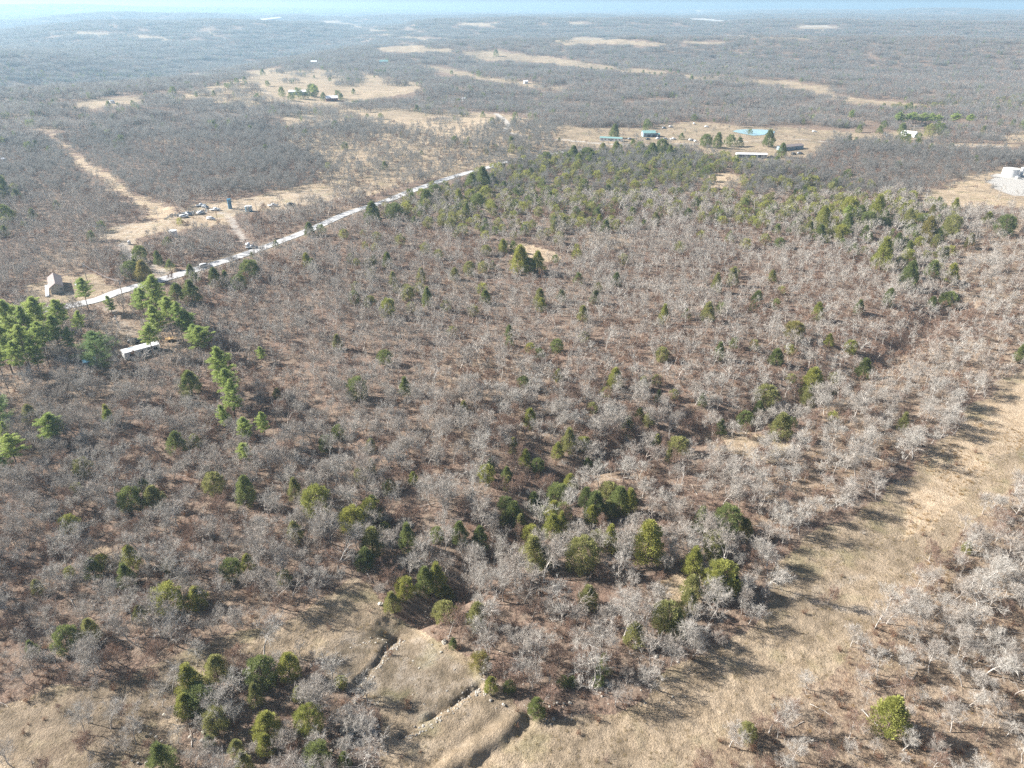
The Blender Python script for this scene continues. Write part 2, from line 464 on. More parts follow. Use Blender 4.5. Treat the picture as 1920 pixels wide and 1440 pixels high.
def bark_mat(name, light, dark):
    m, nt, b = newmat(name)
    geo = N(nt, 'ShaderNodeNewGeometry'); oi = N(nt, 'ShaderNodeObjectInfo')
    n1 = noise(nt, geo.outputs['Position'], 1.1, 3)
    c = mixc(nt, ramp(nt, n1, .35, .65), dark, light)
    c2 = mixc(nt, oi.outputs['Random'], c, mixc(nt, .55, c, (dark[0] * .9, dark[1] * .8, dark[2] * .75)))
    nt.links.new(c2, b.inputs['Base Color'])
    b.inputs['Roughness'].default_value = .85; b.inputs['Specular IOR Level'].default_value = .2
    return m
def leaf_mat(name, c1, c2, trans=.38):
    m, nt, b = newmat(name)
    nt.nodes.remove(b)
    geo = N(nt, 'ShaderNodeNewGeometry'); oi = N(nt, 'ShaderNodeObjectInfo')
    n1 = noise(nt, geo.outputs['Position'], .9, 3)
    f = N(nt, 'ShaderNodeMath', operation='MULTIPLY_ADD'); nt.links.new(oi.outputs['Random'], f.inputs[0]); f.inputs[1].default_value = .6
    s = N(nt, 'ShaderNodeMath', operation='MULTIPLY_ADD'); nt.links.new(n1, s.inputs[0]); s.inputs[1].default_value = 1.4; s.inputs[2].default_value = -.5
    nt.links.new(s.outputs[0], f.inputs[2]); f.use_clamp = True
    isl = mixc(nt, f.outputs[0], c1, c2)
    rnd = geo.outputs['Random Per Island']
    col = mixc(nt, rnd, mixc(nt, .28, isl, (0, 0, 0)), mixc(nt, .12, isl, (.6, .6, .3)))
    d = N(nt, 'ShaderNodeBsdfDiffuse'); t = N(nt, 'ShaderNodeBsdfTranslucent'); mx = N(nt, 'ShaderNodeMixShader')
    mx.inputs[0].default_value = trans
    nt.links.new(col, d.inputs[0]); nt.links.new(col, t.inputs[0])
    nt.links.new(d.outputs[0], mx.inputs[1]); nt.links.new(t.outputs[0], mx.inputs[2])
    nt.links.new(mx.outputs[0], nt.nodes['Material Output'].inputs[0])
    return m
def plain(name, c, rough=.6, metal=0, var=.15, scale=1.5, spec=.4):
    m, nt, b = newmat(name)
    tc = N(nt, 'ShaderNodeTexCoord')
    n1 = noise(nt, tc.outputs['Object'], scale, 4)
    nt.links.new(mixc(nt, ramp(nt, n1, .3, .7), [x * (1 - var) for x in c], [min(1, x * (1 + var * .6)) for x in c]), b.inputs['Base Color'])
    b.inputs['Roughness'].default_value = rough; b.inputs['Metallic'].default_value = metal
    b.inputs['Specular IOR Level'].default_value = spec
    return m

M_BARK = bark_mat('oak_bark', (.59, .555, .50), (.31, .285, .25))
M_TWIG = bark_mat('oak_twig', (.56, .53, .475), (.33, .305, .265))
M_TWIG_RED = bark_mat('brown_twig', (.36, .265, .21), (.22, .155, .12))
M_TWIG_FAR = leaf_mat('distant_twig', (.345, .33, .32), (.225, .215, .215), .4)
M_RUSSET = leaf_mat('russet_leaf', (.32, .17, .11), (.20, .11, .08), .3)
M_PBARK = bark_mat('pine_bark', (.20, .15, .12), (.11, .08, .065))
TONES = {'yellow-green': leaf_mat('cedar_yellow_green', (.44, .43, .11), (.30, .325, .085)),
         'dark green': leaf_mat('cedar_dark_green', (.27, .31, .10), (.17, .21, .08)),
         'olive': leaf_mat('cedar_olive', (.40, .39, .15), (.28, .285, .11)),
         'bronze': leaf_mat('cedar_bronze', (.40, .33, .11), (.26, .25, .09))}
M_PINE = leaf_mat('pine_needles', (.50, .57, .18), (.34, .44, .14), .42)
M_PINED = leaf_mat('pine_needles_deep', (.30, .40, .17), (.20, .29, .12), .4)
M_STRAW = leaf_mat('straw_grass', (.40, .30, .15), (.30, .24, .13), .3)
M_AMBER = leaf_mat('amber_grass', (.40, .24, .095), (.30, .19, .08), .3)

def ground_mat():
    m, nt, b = newmat('ground')
    at = N(nt, 'ShaderNodeAttribute', attribute_name='cover')
    sep = N(nt, 'ShaderNodeSeparateColor'); nt.links.new(at.outputs['Color'], sep.inputs[0])
    grass, bare, warm = sep.outputs[0], sep.outputs[1], sep.outputs[2]
    tc = N(nt, 'ShaderNodeTexCoord'); co = tc.outputs['Object']
    nf = noise(nt, co, 1.6, 6, .7); nm = noise(nt, co, .32, 5, .6); nl = noise(nt, co, .055, 5, .6); nx = noise(nt, co, .012, 6, .65)
    nff = noise(nt, co, 4.5, 4, .7)
    # leaf litter
    lit = mixc(nt, ramp(nt, nf, .38, .62), (.085, .060, .046), (.27, .19, .14))
    lit = mixc(nt, ramp(nt, nm, .42, .62), lit, (.23, .175, .13))
    lit = mixc(nt, ramp(nt, nl, .50, .68), lit, mixc(nt, .5, lit, (.23, .15, .11)))
    # dry grass
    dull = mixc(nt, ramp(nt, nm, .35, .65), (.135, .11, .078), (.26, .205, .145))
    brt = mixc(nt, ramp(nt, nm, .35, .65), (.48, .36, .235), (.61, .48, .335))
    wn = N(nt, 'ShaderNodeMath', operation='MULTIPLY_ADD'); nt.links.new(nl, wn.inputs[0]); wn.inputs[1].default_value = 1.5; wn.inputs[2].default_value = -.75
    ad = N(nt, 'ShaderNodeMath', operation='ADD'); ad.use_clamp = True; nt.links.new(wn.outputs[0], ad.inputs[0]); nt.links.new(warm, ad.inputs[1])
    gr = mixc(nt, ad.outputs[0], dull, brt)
    gr = mixc(nt, ramp(nt, nff, .40, .62), mixc(nt, .38, gr, (.06, .05, .03)), gr)
    gr = mixc(nt, ramp(nt, noise(nt, co, .11, 3), .52, .7), gr, mixc(nt, .35, gr, (.13, .14, .055)))
    # bare, stony
    br = mixc(nt, ramp(nt, nf, .35, .65), (.32, .27, .22), (.50, .44, .37))
    br = mixc(nt, warm, (.40, .39, .36), br)
    gm = N(nt, 'ShaderNodeMath', operation='MULTIPLY_ADD'); nt.links.new(nf, gm.inputs[0]); gm.inputs[1].default_value = .9; gm.inputs[2].default_value = -.45
    ga = N(nt, 'ShaderNodeMath', operation='ADD'); ga.use_clamp = True; nt.links.new(gm.outputs[0], ga.inputs[0]); nt.links.new(grass, ga.inputs[1])
    c = mixc(nt, ramp(nt, ga.outputs[0], .22, .75), lit, gr)
    bm_ = N(nt, 'ShaderNodeMath', operation='MULTIPLY_ADD'); nt.links.new(nm, bm_.inputs[0]); bm_.inputs[1].default_value = .9; bm_.inputs[2].default_value = -.45
    ba = N(nt, 'ShaderNodeMath', operation='ADD'); ba.use_clamp = True; nt.links.new(bm_.outputs[0], ba.inputs[0]); nt.links.new(bare, ba.inputs[1])
    c = mixc(nt, ramp(nt, ba.outputs[0], .15, .85), c, br)
    nt.links.new(c, b.inputs['Base Color'])
    b.inputs['Roughness'].default_value = .95; b.inputs['Specular IOR Level'].default_value = .1
    hsum = N(nt, 'ShaderNodeMath', operation='MULTIPLY_ADD'); nt.links.new(nff, hsum.inputs[0]); hsum.inputs[1].default_value = .35; nt.links.new(nf, hsum.inputs[2])
    bp = N(nt, 'ShaderNodeBump'); bp.inputs['Distance'].default_value = .55; bp.inputs['Strength'].default_value = .9
    nt.links.new(hsum.outputs[0], bp.inputs['Height']); nt.links.new(bp.outputs[0], b.inputs['Normal'])
    return m
M_GROUND = ground_mat()

# ------------------------------------------------------------------ the ground sheet
def axis(base, flat_to, grow, end):
    a = [0.0]; s = base
    while a[-1] < end:
        s = base if a[-1] < flat_to else max(base, base + (a[-1] - flat_to) * grow)
        a.append(a[-1] + s)
    return np.array(a)
xp = axis(.45, 45, .016, 8300)
gx = np.concatenate([-xp[:0:-1], xp])
yp = axis(.45, 75, .0115, 8600)
yb = -axis(8, 0, .12, 1200)[:0:-1]
gy = np.concatenate([yb, np.arange(0, 40, 2.0), 40 + yp])
GX, GY = np.meshgrid(gx, gy)
GZ = HF(GX, GY)
GR = np.hypot(GX, GY)
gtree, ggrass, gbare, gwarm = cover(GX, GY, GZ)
for L, w, amt in TRACKS:
    d, _ = seg_dist(GX, GY, L)
    k = (1 - sstep(w * .5, w * .5 + 1.5, d + .8 * fbm(GX / 3, GY / 3, 71, 2))) * amt
    gbare = np.maximum(gbare, k); gwarm = np.where(k > .2, np.minimum(gwarm, .7), gwarm)
rd, _ = seg_dist(GX, GY, ROAD)
verge = 1 - sstep(3.5, 8, rd + 3 * fbm(GX / 5, GY / 5, 73, 2))
ggrass = np.maximum(ggrass, verge * .6); gbare = np.maximum(gbare, verge * .18)
for k, L in enumerate(TERR):
    d, _ = seg_dist(GX + 1.6 * vnoise(GX / 2.7, GY / 2.7, 33), GY + 1.6 * vnoise(GX / 2.7, GY / 2.7, 35), L)
    gbare = np.maximum(gbare, (1 - sstep(.5, 1.6, np.abs(d - 1.1) + .8 * fbm(GX / 1.5, GY / 1.5, 77, 2))) * .24)
dcr, _ = seg_dist(GX, GY, CREEK)
# grass clumps and litter roughness as real relief near the camera
nearw = 1 - sstep(180, 320, GR)
GZ = GZ + nearw * (fbm(GX / 1.3, GY / 1.3, 81, 3) * (.10 + .26 * ggrass * (1 - np.clip(gbare * 2.5, 0, .8))))
ny, nx = GX.shape
idx = np.arange(nx * ny).reshape(ny, nx)
quads = np.stack([idx[:-1, :-1], idx[:-1, 1:], idx[1:, 1:], idx[1:, :-1]], -1).reshape(-1, 4)
gme = mesh_np('ground', np.stack([GX, GY, GZ], -1).reshape(-1, 3), quads=quads, mats=[M_GROUND], smooth=True)
ca = gme.attributes.new('cover', 'FLOAT_COLOR', 'POINT')
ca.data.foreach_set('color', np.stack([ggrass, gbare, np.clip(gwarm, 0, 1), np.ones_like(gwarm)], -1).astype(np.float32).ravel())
ground = bpy.data.objects.new('ground', gme); COL.objects.link(ground); ground['kind'] = 'structure'

def HM(X, Y):
    """height of the built ground sheet"""
    X = np.atleast_1d(np.asarray(X, float)); Y = np.atleast_1d(np.asarray(Y, float))
    i = np.clip(np.searchsorted(gx, X) - 1, 0, nx - 2); j = np.clip(np.searchsorted(gy, Y) - 1, 0, ny - 2)
    fx = (X - gx[i]) / (gx[i + 1] - gx[i]); fy = (Y - gy[j]) / (gy[j + 1] - gy[j])
    return (GZ[j, i] * (1 - fx) + GZ[j, i + 1] * fx) * (1 - fy) + (GZ[j + 1, i] * (1 - fx) + GZ[j + 1, i + 1] * fx) * fy
HEIGHT[0] = HM
def hm(x, y): return float(HM(x, y)[0])
def at(px, py):
    x, y = hit(px, py); return (x, y, hm(x, y))

# road ribbon
def ribbon(name, L, w, mat, lift, cols=5, step=2.5, wob=.25):
    P = [Vector((p[0], p[1])) for p in L]
    # Catmull-Rom
    S = []
    for i in range(len(P) - 1):
        p0 = P[max(i - 1, 0)]; p1 = P[i]; p2 = P[i + 1]; p3 = P[min(i + 2, len(P) - 1)]
        n = max(2, int((p2 - p1).length / step))
        for k in range(n):
            t = k / n
            S.append(.5 * ((2 * p1) + (p2 - p0) * t + (2 * p0 - 5 * p1 + 4 * p2 - p3) * t * t + (3 * p1 - p0 - 3 * p2 + p3) * t ** 3))
    S.append(P[-1])
    vs = []
    for i, s in enumerate(S):
        d = (S[min(i + 1, len(S) - 1)] - S[max(i - 1, 0)]).normalized(); nrm = Vector((-d.y, d.x))
        ww = w * .5 + wob * float(vnoise(np.array([i * .35]), np.array([0.]), 91)[0])
        for c in range(cols):
            q = s + nrm * ((c / (cols - 1) * 2 - 1) * ww)
            vs.append((q.x, q.y, hm(q.x, q.y) + lift))
    ids = np.arange(len(vs)).reshape(-1, cols)
    q = np.stack([ids[:-1, :-1], ids[:-1, 1:], ids[1:, 1:], ids[1:, :-1]], -1).reshape(-1, 4)
    me = mesh_np(name, vs, quads=q, mats=[mat], smooth=True)
    o = bpy.data.objects.new(name, me); COL.objects.link(o); o['kind'] = 'structure'
    return o
m_road, nt, b = newmat('worn_asphalt')
tc = N(nt, 'ShaderNodeTexCoord')
c = mixc(nt, ramp(nt, noise(nt, tc.outputs['Object'], .25, 5), .35, .65), (.34, .34, .335), (.46, .455, .44))
c = mixc(nt, ramp(nt, noise(nt, tc.outputs['Object'], 2.5, 5), .45, .7), c, (.52, .50, .47))
nt.links.new(c, b.inputs['Base Color']); b.inputs['Roughness'].default_value = .9
ribbon('road', ROAD, ROADW, m_road, .2)

# pond
pcx, pcy, pr, pz = PADS[0]
m_pond, nt, b = newmat('pond_water')
b.inputs['Base Color'].default_value = (.33, .52, .55, 1); b.inputs['Roughness'].default_value = .12
pond_px = [(1373, 246), (1383, 243), (1400, 242), (1420, 242.2), (1440, 243.5), (1453, 246), (1452, 249), (1440, 251.5), (1425, 253.5), (1412, 254), (1400, 252), (1385, 249)]
pv = []
for p in pond_px:
    x, h, dn = ray(*p); t = (pz + .25 - CAMZ) / dn; pv.append((x * t, h * t, pz + .25))
pme = bpy.data.meshes.new('pond'); pme.from_pydata(pv, [], [tuple(range(len(pv)))]); pme.materials.append(m_pond)
top('pond', pme, kind='structure')
#@@PART2

# ------------------------------------------------------------------ plants
class TM:
    """triangle soup with material indices"""
    def __init__(self): self.v = []; self.t = []; self.m = []; self.n = 0
    def add(self, v, t, m=0):
        v = np.asarray(v, np.float32).reshape(-1, 3); t = np.asarray(t, np.int32).reshape(-1, 3)
        self.v.append(v); self.t.append(t + self.n); self.m.append(np.full(len(t), m, np.int32)); self.n += len(v)
    def tube(self, pts, rad, k=4, m=0):
        pts = np.asarray(pts, float); n = len(pts); vs = []
        for i in range(n):
            d = pts[min(i + 1, n - 1)] - pts[max(i - 1, 0)]; d = d / (np.linalg.norm(d) + 1e-9)
            a = np.cross(d, (0.31, .2, 1) if abs(d[2]) < .9 else (1, 0, 0)); a /= np.linalg.norm(a); b = np.cross(d, a)
            for j in range(k):
                t = 2 * math.pi * j / k
                vs.append(pts[i] + (a * math.cos(t) + b * math.sin(t)) * rad[i])
        ts = []
        for i in range(n - 1):
            for j in range(k):
                p, q, r, s = i * k + j, i * k + (j + 1) % k, (i + 1) * k + (j + 1) % k, (i + 1) * k + j
                ts += [(p, q, r), (p, r, s)]
        self.add(vs, ts, m)
    def cloud(self, c, d1, d2, m=0):
        """one triangle per centre: base along d2, tip along d1"""
        c = np.asarray(c); n = len(c)
        v = np.empty((n, 3, 3), np.float32)
        v[:, 0] = c - d2 * .5; v[:, 1] = c + d2 * .5; v[:, 2] = c + d1
        self.add(v.reshape(-1, 3), np.arange(3 * n).reshape(-1, 3), m)
    def mesh(self, name, mats, smooth=False):
        return mesh_np(name, np.concatenate(self.v), tris=np.concatenate(self.t), mats=mats, tmat=np.concatenate(self.m), smooth=smooth)

def unit(a): return a / (np.linalg.norm(a, axis=-1, keepdims=True) + 1e-9)

def grow_oak(seed, h=6.5, spread=1.0, lod=0, leaves=0, lean=.1, open_=1.0, dead=False):
    """returns wood (trunk and limbs) and crown (branches, twigs, clinging leaves)"""
    R = np.random.RandomState(seed)
    wood, crown = TM(), TM()
    tips = []
    def branch(p, d, L, r, lev, tm):
        nseg = (5, 4, 3, 2)[min(lev, 3)]
        pts = [np.array(p)]; rads = [r]
        d = np.array(d, float)
        wand = (.16, .30, .38, .35)[min(lev, 3)]
        dirs = [d]
        for i in range(nseg):
            d = unit(d + R.normal(0, wand, 3) + np.array([0, 0, (.06, .16, .14, .10)[min(lev, 3)]]))
            pts.append(pts[-1] + d * (L / nseg)); dirs.append(d)
            rads.append(r * (1 - (i + 1) / nseg * (.45, .62, .7, .85)[min(lev, 3)]))
        tm.tube(pts, rads, (7, 5, 4, 3)[min(lev, 3)] if lod == 0 else 3, 0)
        return pts, dirs, rads
    def sample(pts, dirs, rads, t):
        f = t * (len(pts) - 1); i = min(int(f), len(pts) - 2); w = f - i
        return pts[i] * (1 - w) + pts[i + 1] * w, dirs[i + 1], rads[i] * (1 - w) + rads[i + 1] * w
    def kids(pts, dirs, rads, n, t0, ang, L, lev, tm, rr=.62):
        out = []
        ph = R.rand() * 6.28
        for k in range(n):
            t = t0 + (1 - t0) * (k + R.rand() * .7) / n
            p, d, r = sample(pts, dirs, rads, min(t, 1))
            ph += 2.4 + R.normal(0, .4)
            a = unit(np.cross(d, (.13, .07, 1.) if abs(d[2]) < .95 else (1., 0, 0))); b = np.cross(d, a)
            s = math.radians(ang) * (.7 + .6 * R.rand())
            nd = unit(d * math.cos(s) + (a * math.cos(ph) + b * math.sin(ph)) * math.sin(s))
            if nd[2] < -.25: nd[2] = -.1; nd = unit(nd)
            out.append(branch(p, nd, L * (.65 + .6 * R.rand()) * (1.15 - .35 * t), max(r * rr, .013), lev, tm))
        return out
    ln = R.normal(0, lean, 2)
    tr = branch((0, 0, -.25), unit(np.array([ln[0], ln[1], 1.])), h * .62, h * .0145 + .02, 0, wood)
    n1 = R.randint(6, 9) if lod == 0 else 5
    l1 = kids(*tr, n1, .38 if not dead else .5, 52 * open_, h * .40 * spread, 1, wood, .52)
    l1 += kids(*tr, 2, .96, 18, h * .36, 1, wood, .8)
    l2 = []
    for b in l1: l2 += kids(*b, (R.randint(4, 7) if lod == 0 else 3), .25, 42, h * .20 * spread, 2, crown, .55)
    ends = list(l2)
    if lod == 0 and not dead:
        l3 = []
        for b in l2: l3 += kids(*b, 4, .25, 40, h * .105, 3, crown, .6)
        ends += l3
        per, tl, tw = 10, h * .105, .024
    elif lod == 0:
        per, tl, tw = 2, h * .07, .02
    elif lod == 1:
        per, tl, tw = 20, h * .15, .046
    else:
        per, tl, tw = 12, h * .18, .085
    c, d1 = [], []
    for pts, dirs, rads in ends:
        for k in range(per):
            p, d, r = sample(pts, dirs, rads, .25 + .75 * R.rand())
            c.append(p); d1.append(unit(d + R.normal(0, .55, 3) + (0, 0, .12)) * tl * (.5 + .8 * R.rand()))
    c = np.array(c); d1 = np.array(d1)
    d2 = unit(np.cross(d1, R.normal(0, 1, d1.shape))) * tw
    crown.cloud(c, d1, d2, 0)
    if leaves:
        k = R.randint(0, len(c), leaves)
        pc = c[k] + d1[k] * R.rand(leaves, 1) + R.normal(0, .06, (leaves, 3))
        s = (.10 if lod == 0 else .20)
        a = unit(R.normal(0, 1, (leaves, 3))) * s * (.6 + .8 * R.rand(leaves, 1)); b = unit(np.cross(a, R.normal(0, 1, a.shape))) * s
        crown.cloud(pc, a, b, 1)
    return wood, crown

def grow_cedar(seed, h=5.6, w=4.5, n=8000, size=.165, shape=0, lod=0):
    """egg or cone of upswept sprays, built as clumps so that the outline is uneven"""
    R = np.random.RandomState(seed)
    crown = TM()
    ncl = 64 if lod == 0 else 18
    cc, cs = [], []
    base = .06 * h
    for i in range(ncl):
        t = (i + R.rand()) / ncl
        t = t ** .85
        prof = {0: (1 - t) ** .62 * (.62 + .38 * min(1, t * 6)), 1: (1 - t) ** .9 * (.75 + .25 * min(1, t * 5)), 2: math.sqrt(max(0, 1 - (2 * t - .85) ** 2 / 1.36)) * .98}[shape]
        rad = w * .5 * prof * (.50 + .58 * R.rand() ** .6)
        ph = i * 2.39996 + R.normal(0, .35)
        cc.append((rad * math.cos(ph), rad * math.sin(ph), base + t * (h - base) * .93))
        cs.append((.085 + .115 * R.rand()) * w * (1.15 - .45 * t) * (1.6 if lod else 1))
    cc = np.array(cc); cs = np.array(cs)
    k = R.randint(0, ncl, n)
    off = unit(R.normal(0, 1, (n, 3))) * (R.rand(n, 1) ** .42) * np.array([1, 1, .85])
    p = cc[k] + off * cs[k][:, None]
    rxy = np.concatenate([p[:, :2], np.zeros((n, 1))], 1)
    out = unit(unit(off) + .8 * unit(rxy) + np.array([0, 0, .75]) + R.normal(0, .35, (n, 3)))
    s = size * (.6 + .9 * R.rand(n, 1)) * (2.1 if lod else 1)
    side = unit(np.cross(out, R.normal(0, 1, (n, 3)))) * s * .62
    crown.cloud(p, out * s * 1.25, side, 0)
    wood = TM()
    wood.tube([(0, 0, -.25), (0, 0, h * .3), (.02 * h, 0, h * .6), (0, 0, h * .93)], [.03 * h * .8, .022 * h, .013 * h, .004 * h], 6)
    for i in range(0, ncl, 2 if lod == 0 else 6):
        c = cc[i]; z0 = max(.1, c[2] - .18 * w)
        wood.tube([(0, 0, z0), (c[0] * .95, c[1] * .95, c[2])], [.035, .012], 3)
    return wood, crown

def grow_pine(seed, h=14., w=6.5, clear=.42, n=14000, lod=0):
    R = np.random.RandomState(seed)
    wood, crown = TM(), TM()
    bx, by = R.normal(0, .03 * h, 2)
    def axis_p(t): return np.array([bx * t * t, by * t * t, -.3 + t * (h + .3)])
    ts = np.linspace(0, 1, 8)
    wood.tube([axis_p(t) for t in ts], [h * .0145 * (1 - .86 * t) + .015 for t in ts], 7)
    cl, cs, cd = [], [], []
    nb = 46 if lod == 0 else 18
    for i in range(nb):
        t = clear + (1 - clear) * ((i + R.rand() * .8) / nb)
        u = (t - clear) / (1 - clear)
        L = w * .5 * (math.sin(math.pi * min(1, .28 + u * .80)) ** .8) * (.6 + .55 * R.rand())
        ph = i * 2.39996 + R.normal(0, .3)
        up = .10 + .75 * u + R.normal(0, .12)
        d = unit(np.array([math.cos(ph), math.sin(ph), up]))
        p0 = axis_p(t); p1 = p0 + d * L * .55 + (0, 0, .02 * L); p2 = p0 + d * L + (0, 0, .12 * L)
        wood.tube([p0, p1, p2], [.05, .035, .012], 3)
        for f in ((.35, .58, .8, 1.02) if L > w * .22 else (.5, 1.0)):
            cl.append(p0 * (1 - f) + p2 * f + R.normal(0, .16, 3)); cs.append((.42 + .34 * R.rand()) * (w / 6.5) * (.85 if f < 1 else 1.05)); cd.append(d)
    cl.append(axis_p(1.0)); cs.append(.5); cd.append(np.array([0, 0, 1.]))
    cl = np.array(cl); cs = np.array(cs); cd = np.array(cd)
    k = R.randint(0, len(cl), n)
    off = unit(R.normal(0, 1, (n, 3))) * (R.rand(n, 1) ** .5) * np.array([1.12, 1.12, .5])
    p = cl[k] + off * cs[k][:, None]
    out = unit(unit(off) + .5 * cd[k] + np.array([0, 0, .45]) + R.normal(0, .3, (n, 3)))
    s = .30 * (.7 + .7 * R.rand(n, 1)) * (2. if lod else 1)
    side = unit(np.cross(out, R.normal(0, 1, (n, 3)))) * s * .40 * (1.3 if lod else 1)
    crown.cloud(p, out * s, side, 0)
    return wood, crown

def merge(tms_mats, name, mats):
    """tms_mats: (TM, offset of its material indices)"""
    V, T, Mx, n = [], [], [], 0
    for tm, off in tms_mats:
        v = np.concatenate(tm.v); V.append(v); T.append(np.concatenate(tm.t) + n); Mx.append(np.concatenate(tm.m) + off); n += len(v)
    return mesh_np(name, np.concatenate(V), tris=np.concatenate(T), mats=mats, tmat=np.concatenate(Mx))

# --- near prototypes, each a wood mesh and a crown mesh
OAKS = []
for i in range(8):
    dead = i == 7
    w_, c_ = grow_oak(100 + i, h=6.6 + (i % 3) * .7, spread=(1.0, 1.15, .85, 1.25)[i % 4], lean=.08 + .03 * (i % 3), open_=(1.0, 1.15, .8)[i % 3], dead=dead)
    OAKS.append((w_.mesh('oak_trunk', [M_BARK], True), c_.mesh('oak_crown', [M_TWIG]), merge([(w_, 0), (c_, 1)], 'oak_whole', [M_BARK, M_TWIG, M_RUSSET])))
RUSTY = []
for i in range(4):
    w_, c_ = grow_oak(200 + i, h=5.2 + .5 * i, spread=1.1, leaves=950, open_=1.1)
    RUSTY.append((w_.mesh('oak_trunk', [M_BARK], True), c_.mesh('oak_crown', [M_TWIG_RED, M_RUSSET]), merge([(w_, 0), (c_, 1)], 'rusty_whole', [M_BARK, M_TWIG_RED, M_RUSSET])))
CED = []
for i in range(6):
    CED.append(grow_cedar(300 + i, shape=(0, 2, 0, 1, 2, 0)[i], h=(5.6, 5.0, 6.0, 6.6, 4.8, 5.4)[i]))
CEDM = {}
for tone, mat in TONES.items():
    for i, (w_, c_) in enumerate(CED):
        CEDM[tone, i] = (w_.mesh('cedar_trunk', [M_PBARK]), c_.mesh('cedar_crown', [mat]))
PINES = []
for i in range(5):
    w_, c_ = grow_pine(400 + i, clear=(.42, .36, .5, .45, .3)[i])
    PINES.append((w_.mesh('pine_trunk', [M_PBARK], True), c_.mesh('pine_crown', [M_PINE])))
w_, c_ = grow_pine(420, h=11, w=9.5, clear=.14, n=13000)
PINES.append((w_.mesh('pine_trunk', [M_PBARK], True), c_.mesh('pine_crown', [M_PINED])))

# --- sources for scattered stuff live in collections outside the scene
def source_collection(name, meshes):
    c = bpy.data.collections.new(name)
    for k, me in enumerate(meshes):
        o = bpy.data.objects.new('%s_source_%02d' % (name, k), me); c.objects.link(o)
    return c
def scatter(name, pts, rot, scl, idx, coll, kind='stuff', label=None, cat=None):
    pts = np.asarray(pts, np.float32); n = len(pts)
    me = bpy.data.meshes.new(name + '_points'); me.vertices.add(n); me.vertices.foreach_set('co', pts.ravel())
    scl = np.asarray(scl, np.float32)
    if scl.ndim == 1: scl = np.repeat(scl[:, None], 3, 1)
    a = me.attributes.new('rot', 'FLOAT', 'POINT'); a.data.foreach_set('value', np.asarray(rot, np.float32))
    a = me.attributes.new('scl', 'FLOAT_VECTOR', 'POINT'); a.data.foreach_set('vector', scl.ravel())
    a = me.attributes.new('pick', 'INT', 'POINT'); a.data.foreach_set('value', np.asarray(idx, np.int32))
    o = bpy.data.objects.new(name, me); COL.objects.link(o); tag(o, label, cat, kind=kind)
    g = bpy.data.node_groups.new(name + '_scatter', 'GeometryNodeTree')
    g.interface.new_socket('Geometry', in_out='INPUT', socket_type='NodeSocketGeometry')
    g.interface.new_socket('Geometry', in_out='OUTPUT', socket_type='NodeSocketGeometry')
    gi = g.nodes.new('NodeGroupInput'); go = g.nodes.new('NodeGroupOutput')
    ip = g.nodes.new('GeometryNodeInstanceOnPoints'); ci = g.nodes.new('GeometryNodeCollectionInfo')
    ci.inputs['Collection'].default_value = coll; ci.inputs['Separate Children'].default_value = True; ci.inputs['Reset Children'].default_value = True
    def na(nm, dt):
        x = g.nodes.new('GeometryNodeInputNamedAttribute'); x.data_type = dt; x.inputs['Name'].default_value = nm; return x.outputs['Attribute']
    cx = g.nodes.new('ShaderNodeCombineXYZ'); e2r = g.nodes.new('FunctionNodeEulerToRotation')
    L = g.links.new
    L(na('rot', 'FLOAT'), cx.inputs[2]); L(cx.outputs[0], e2r.inputs[0]); L(e2r.outputs[0], ip.inputs['Rotation'])
    L(gi.outputs[0], ip.inputs['Points']); L(ci.outputs[0], ip.inputs['Instance']); ip.inputs['Pick Instance'].default_value = True
    L(na('pick', 'INT'), ip.inputs['Instance Index']); L(na('scl', 'FLOAT_VECTOR'), ip.inputs['Scale'])
    L(ip.outputs[0], go.inputs[0])
    md = o.modifiers.new('scatter', 'NODES'); md.node_group = g
    return o

# ------------------------------------------------------------------ where the trees stand
RNG = np.random.RandomState(7)
def in_wedge(X, Y, Rmax, margin=14):
    return (Y > 25) & (np.hypot(X, Y) < Rmax) & (np.abs(X) < Y * .80 + margin + 25)
def jgrid(step, Rmax, seed):
    R = np.random.RandomState(seed)
    xs = np.arange(-Rmax, Rmax, step); ys = np.arange(10, Rmax, step)
    X, Y = np.meshgrid(xs, ys)
    X = X + R.uniform(-.48, .48, X.shape) * step; Y = Y + R.uniform(-.48, .48, Y.shape) * step
    m = in_wedge(X, Y, Rmax); return X[m], Y[m]
def road_clear(X, Y, extra=1.5):
    d, _ = seg_dist(X, Y, ROAD); ok = d > ROADW / 2 + extra
    for L, w, a in TRACKS:
        if w < 2.6: continue
        d, _ = seg_dist(X, Y, L); ok &= d > w / 2 + extra
    return ok
ROAD_PX = np.array([(-60, 602), (20, 590), (90, 580), (140, 572), (185, 562), (215, 550), (260, 537), (320, 520), (370, 505), (430, 487), (480, 470), (520, 455), (560, 440), (600, 423), (640, 405), (690, 388), (740, 371), (790, 352), (830, 338), (870, 326), (915, 314)], float)
def hides_road(X, Y, h=6.0):
    # trees on the near verge that would stand in front of the road (the real verge is kept cut)
    px, py, _ = project(X, Y, HM(X, Y) + h * .8); _, pb, _ = project(X, Y, HM(X, Y))
    ry = np.interp(px, ROAD_PX[:, 0], ROAD_PX[:, 1])
    d, _ = seg_dist(X, Y, ROAD)
    return (py < ry + 1) & (pb > ry) & (px > 150) & (px < 920) & (d < 40)
BLOCK = []          # (x, y, r) circles kept free for buildings, tanks, cars

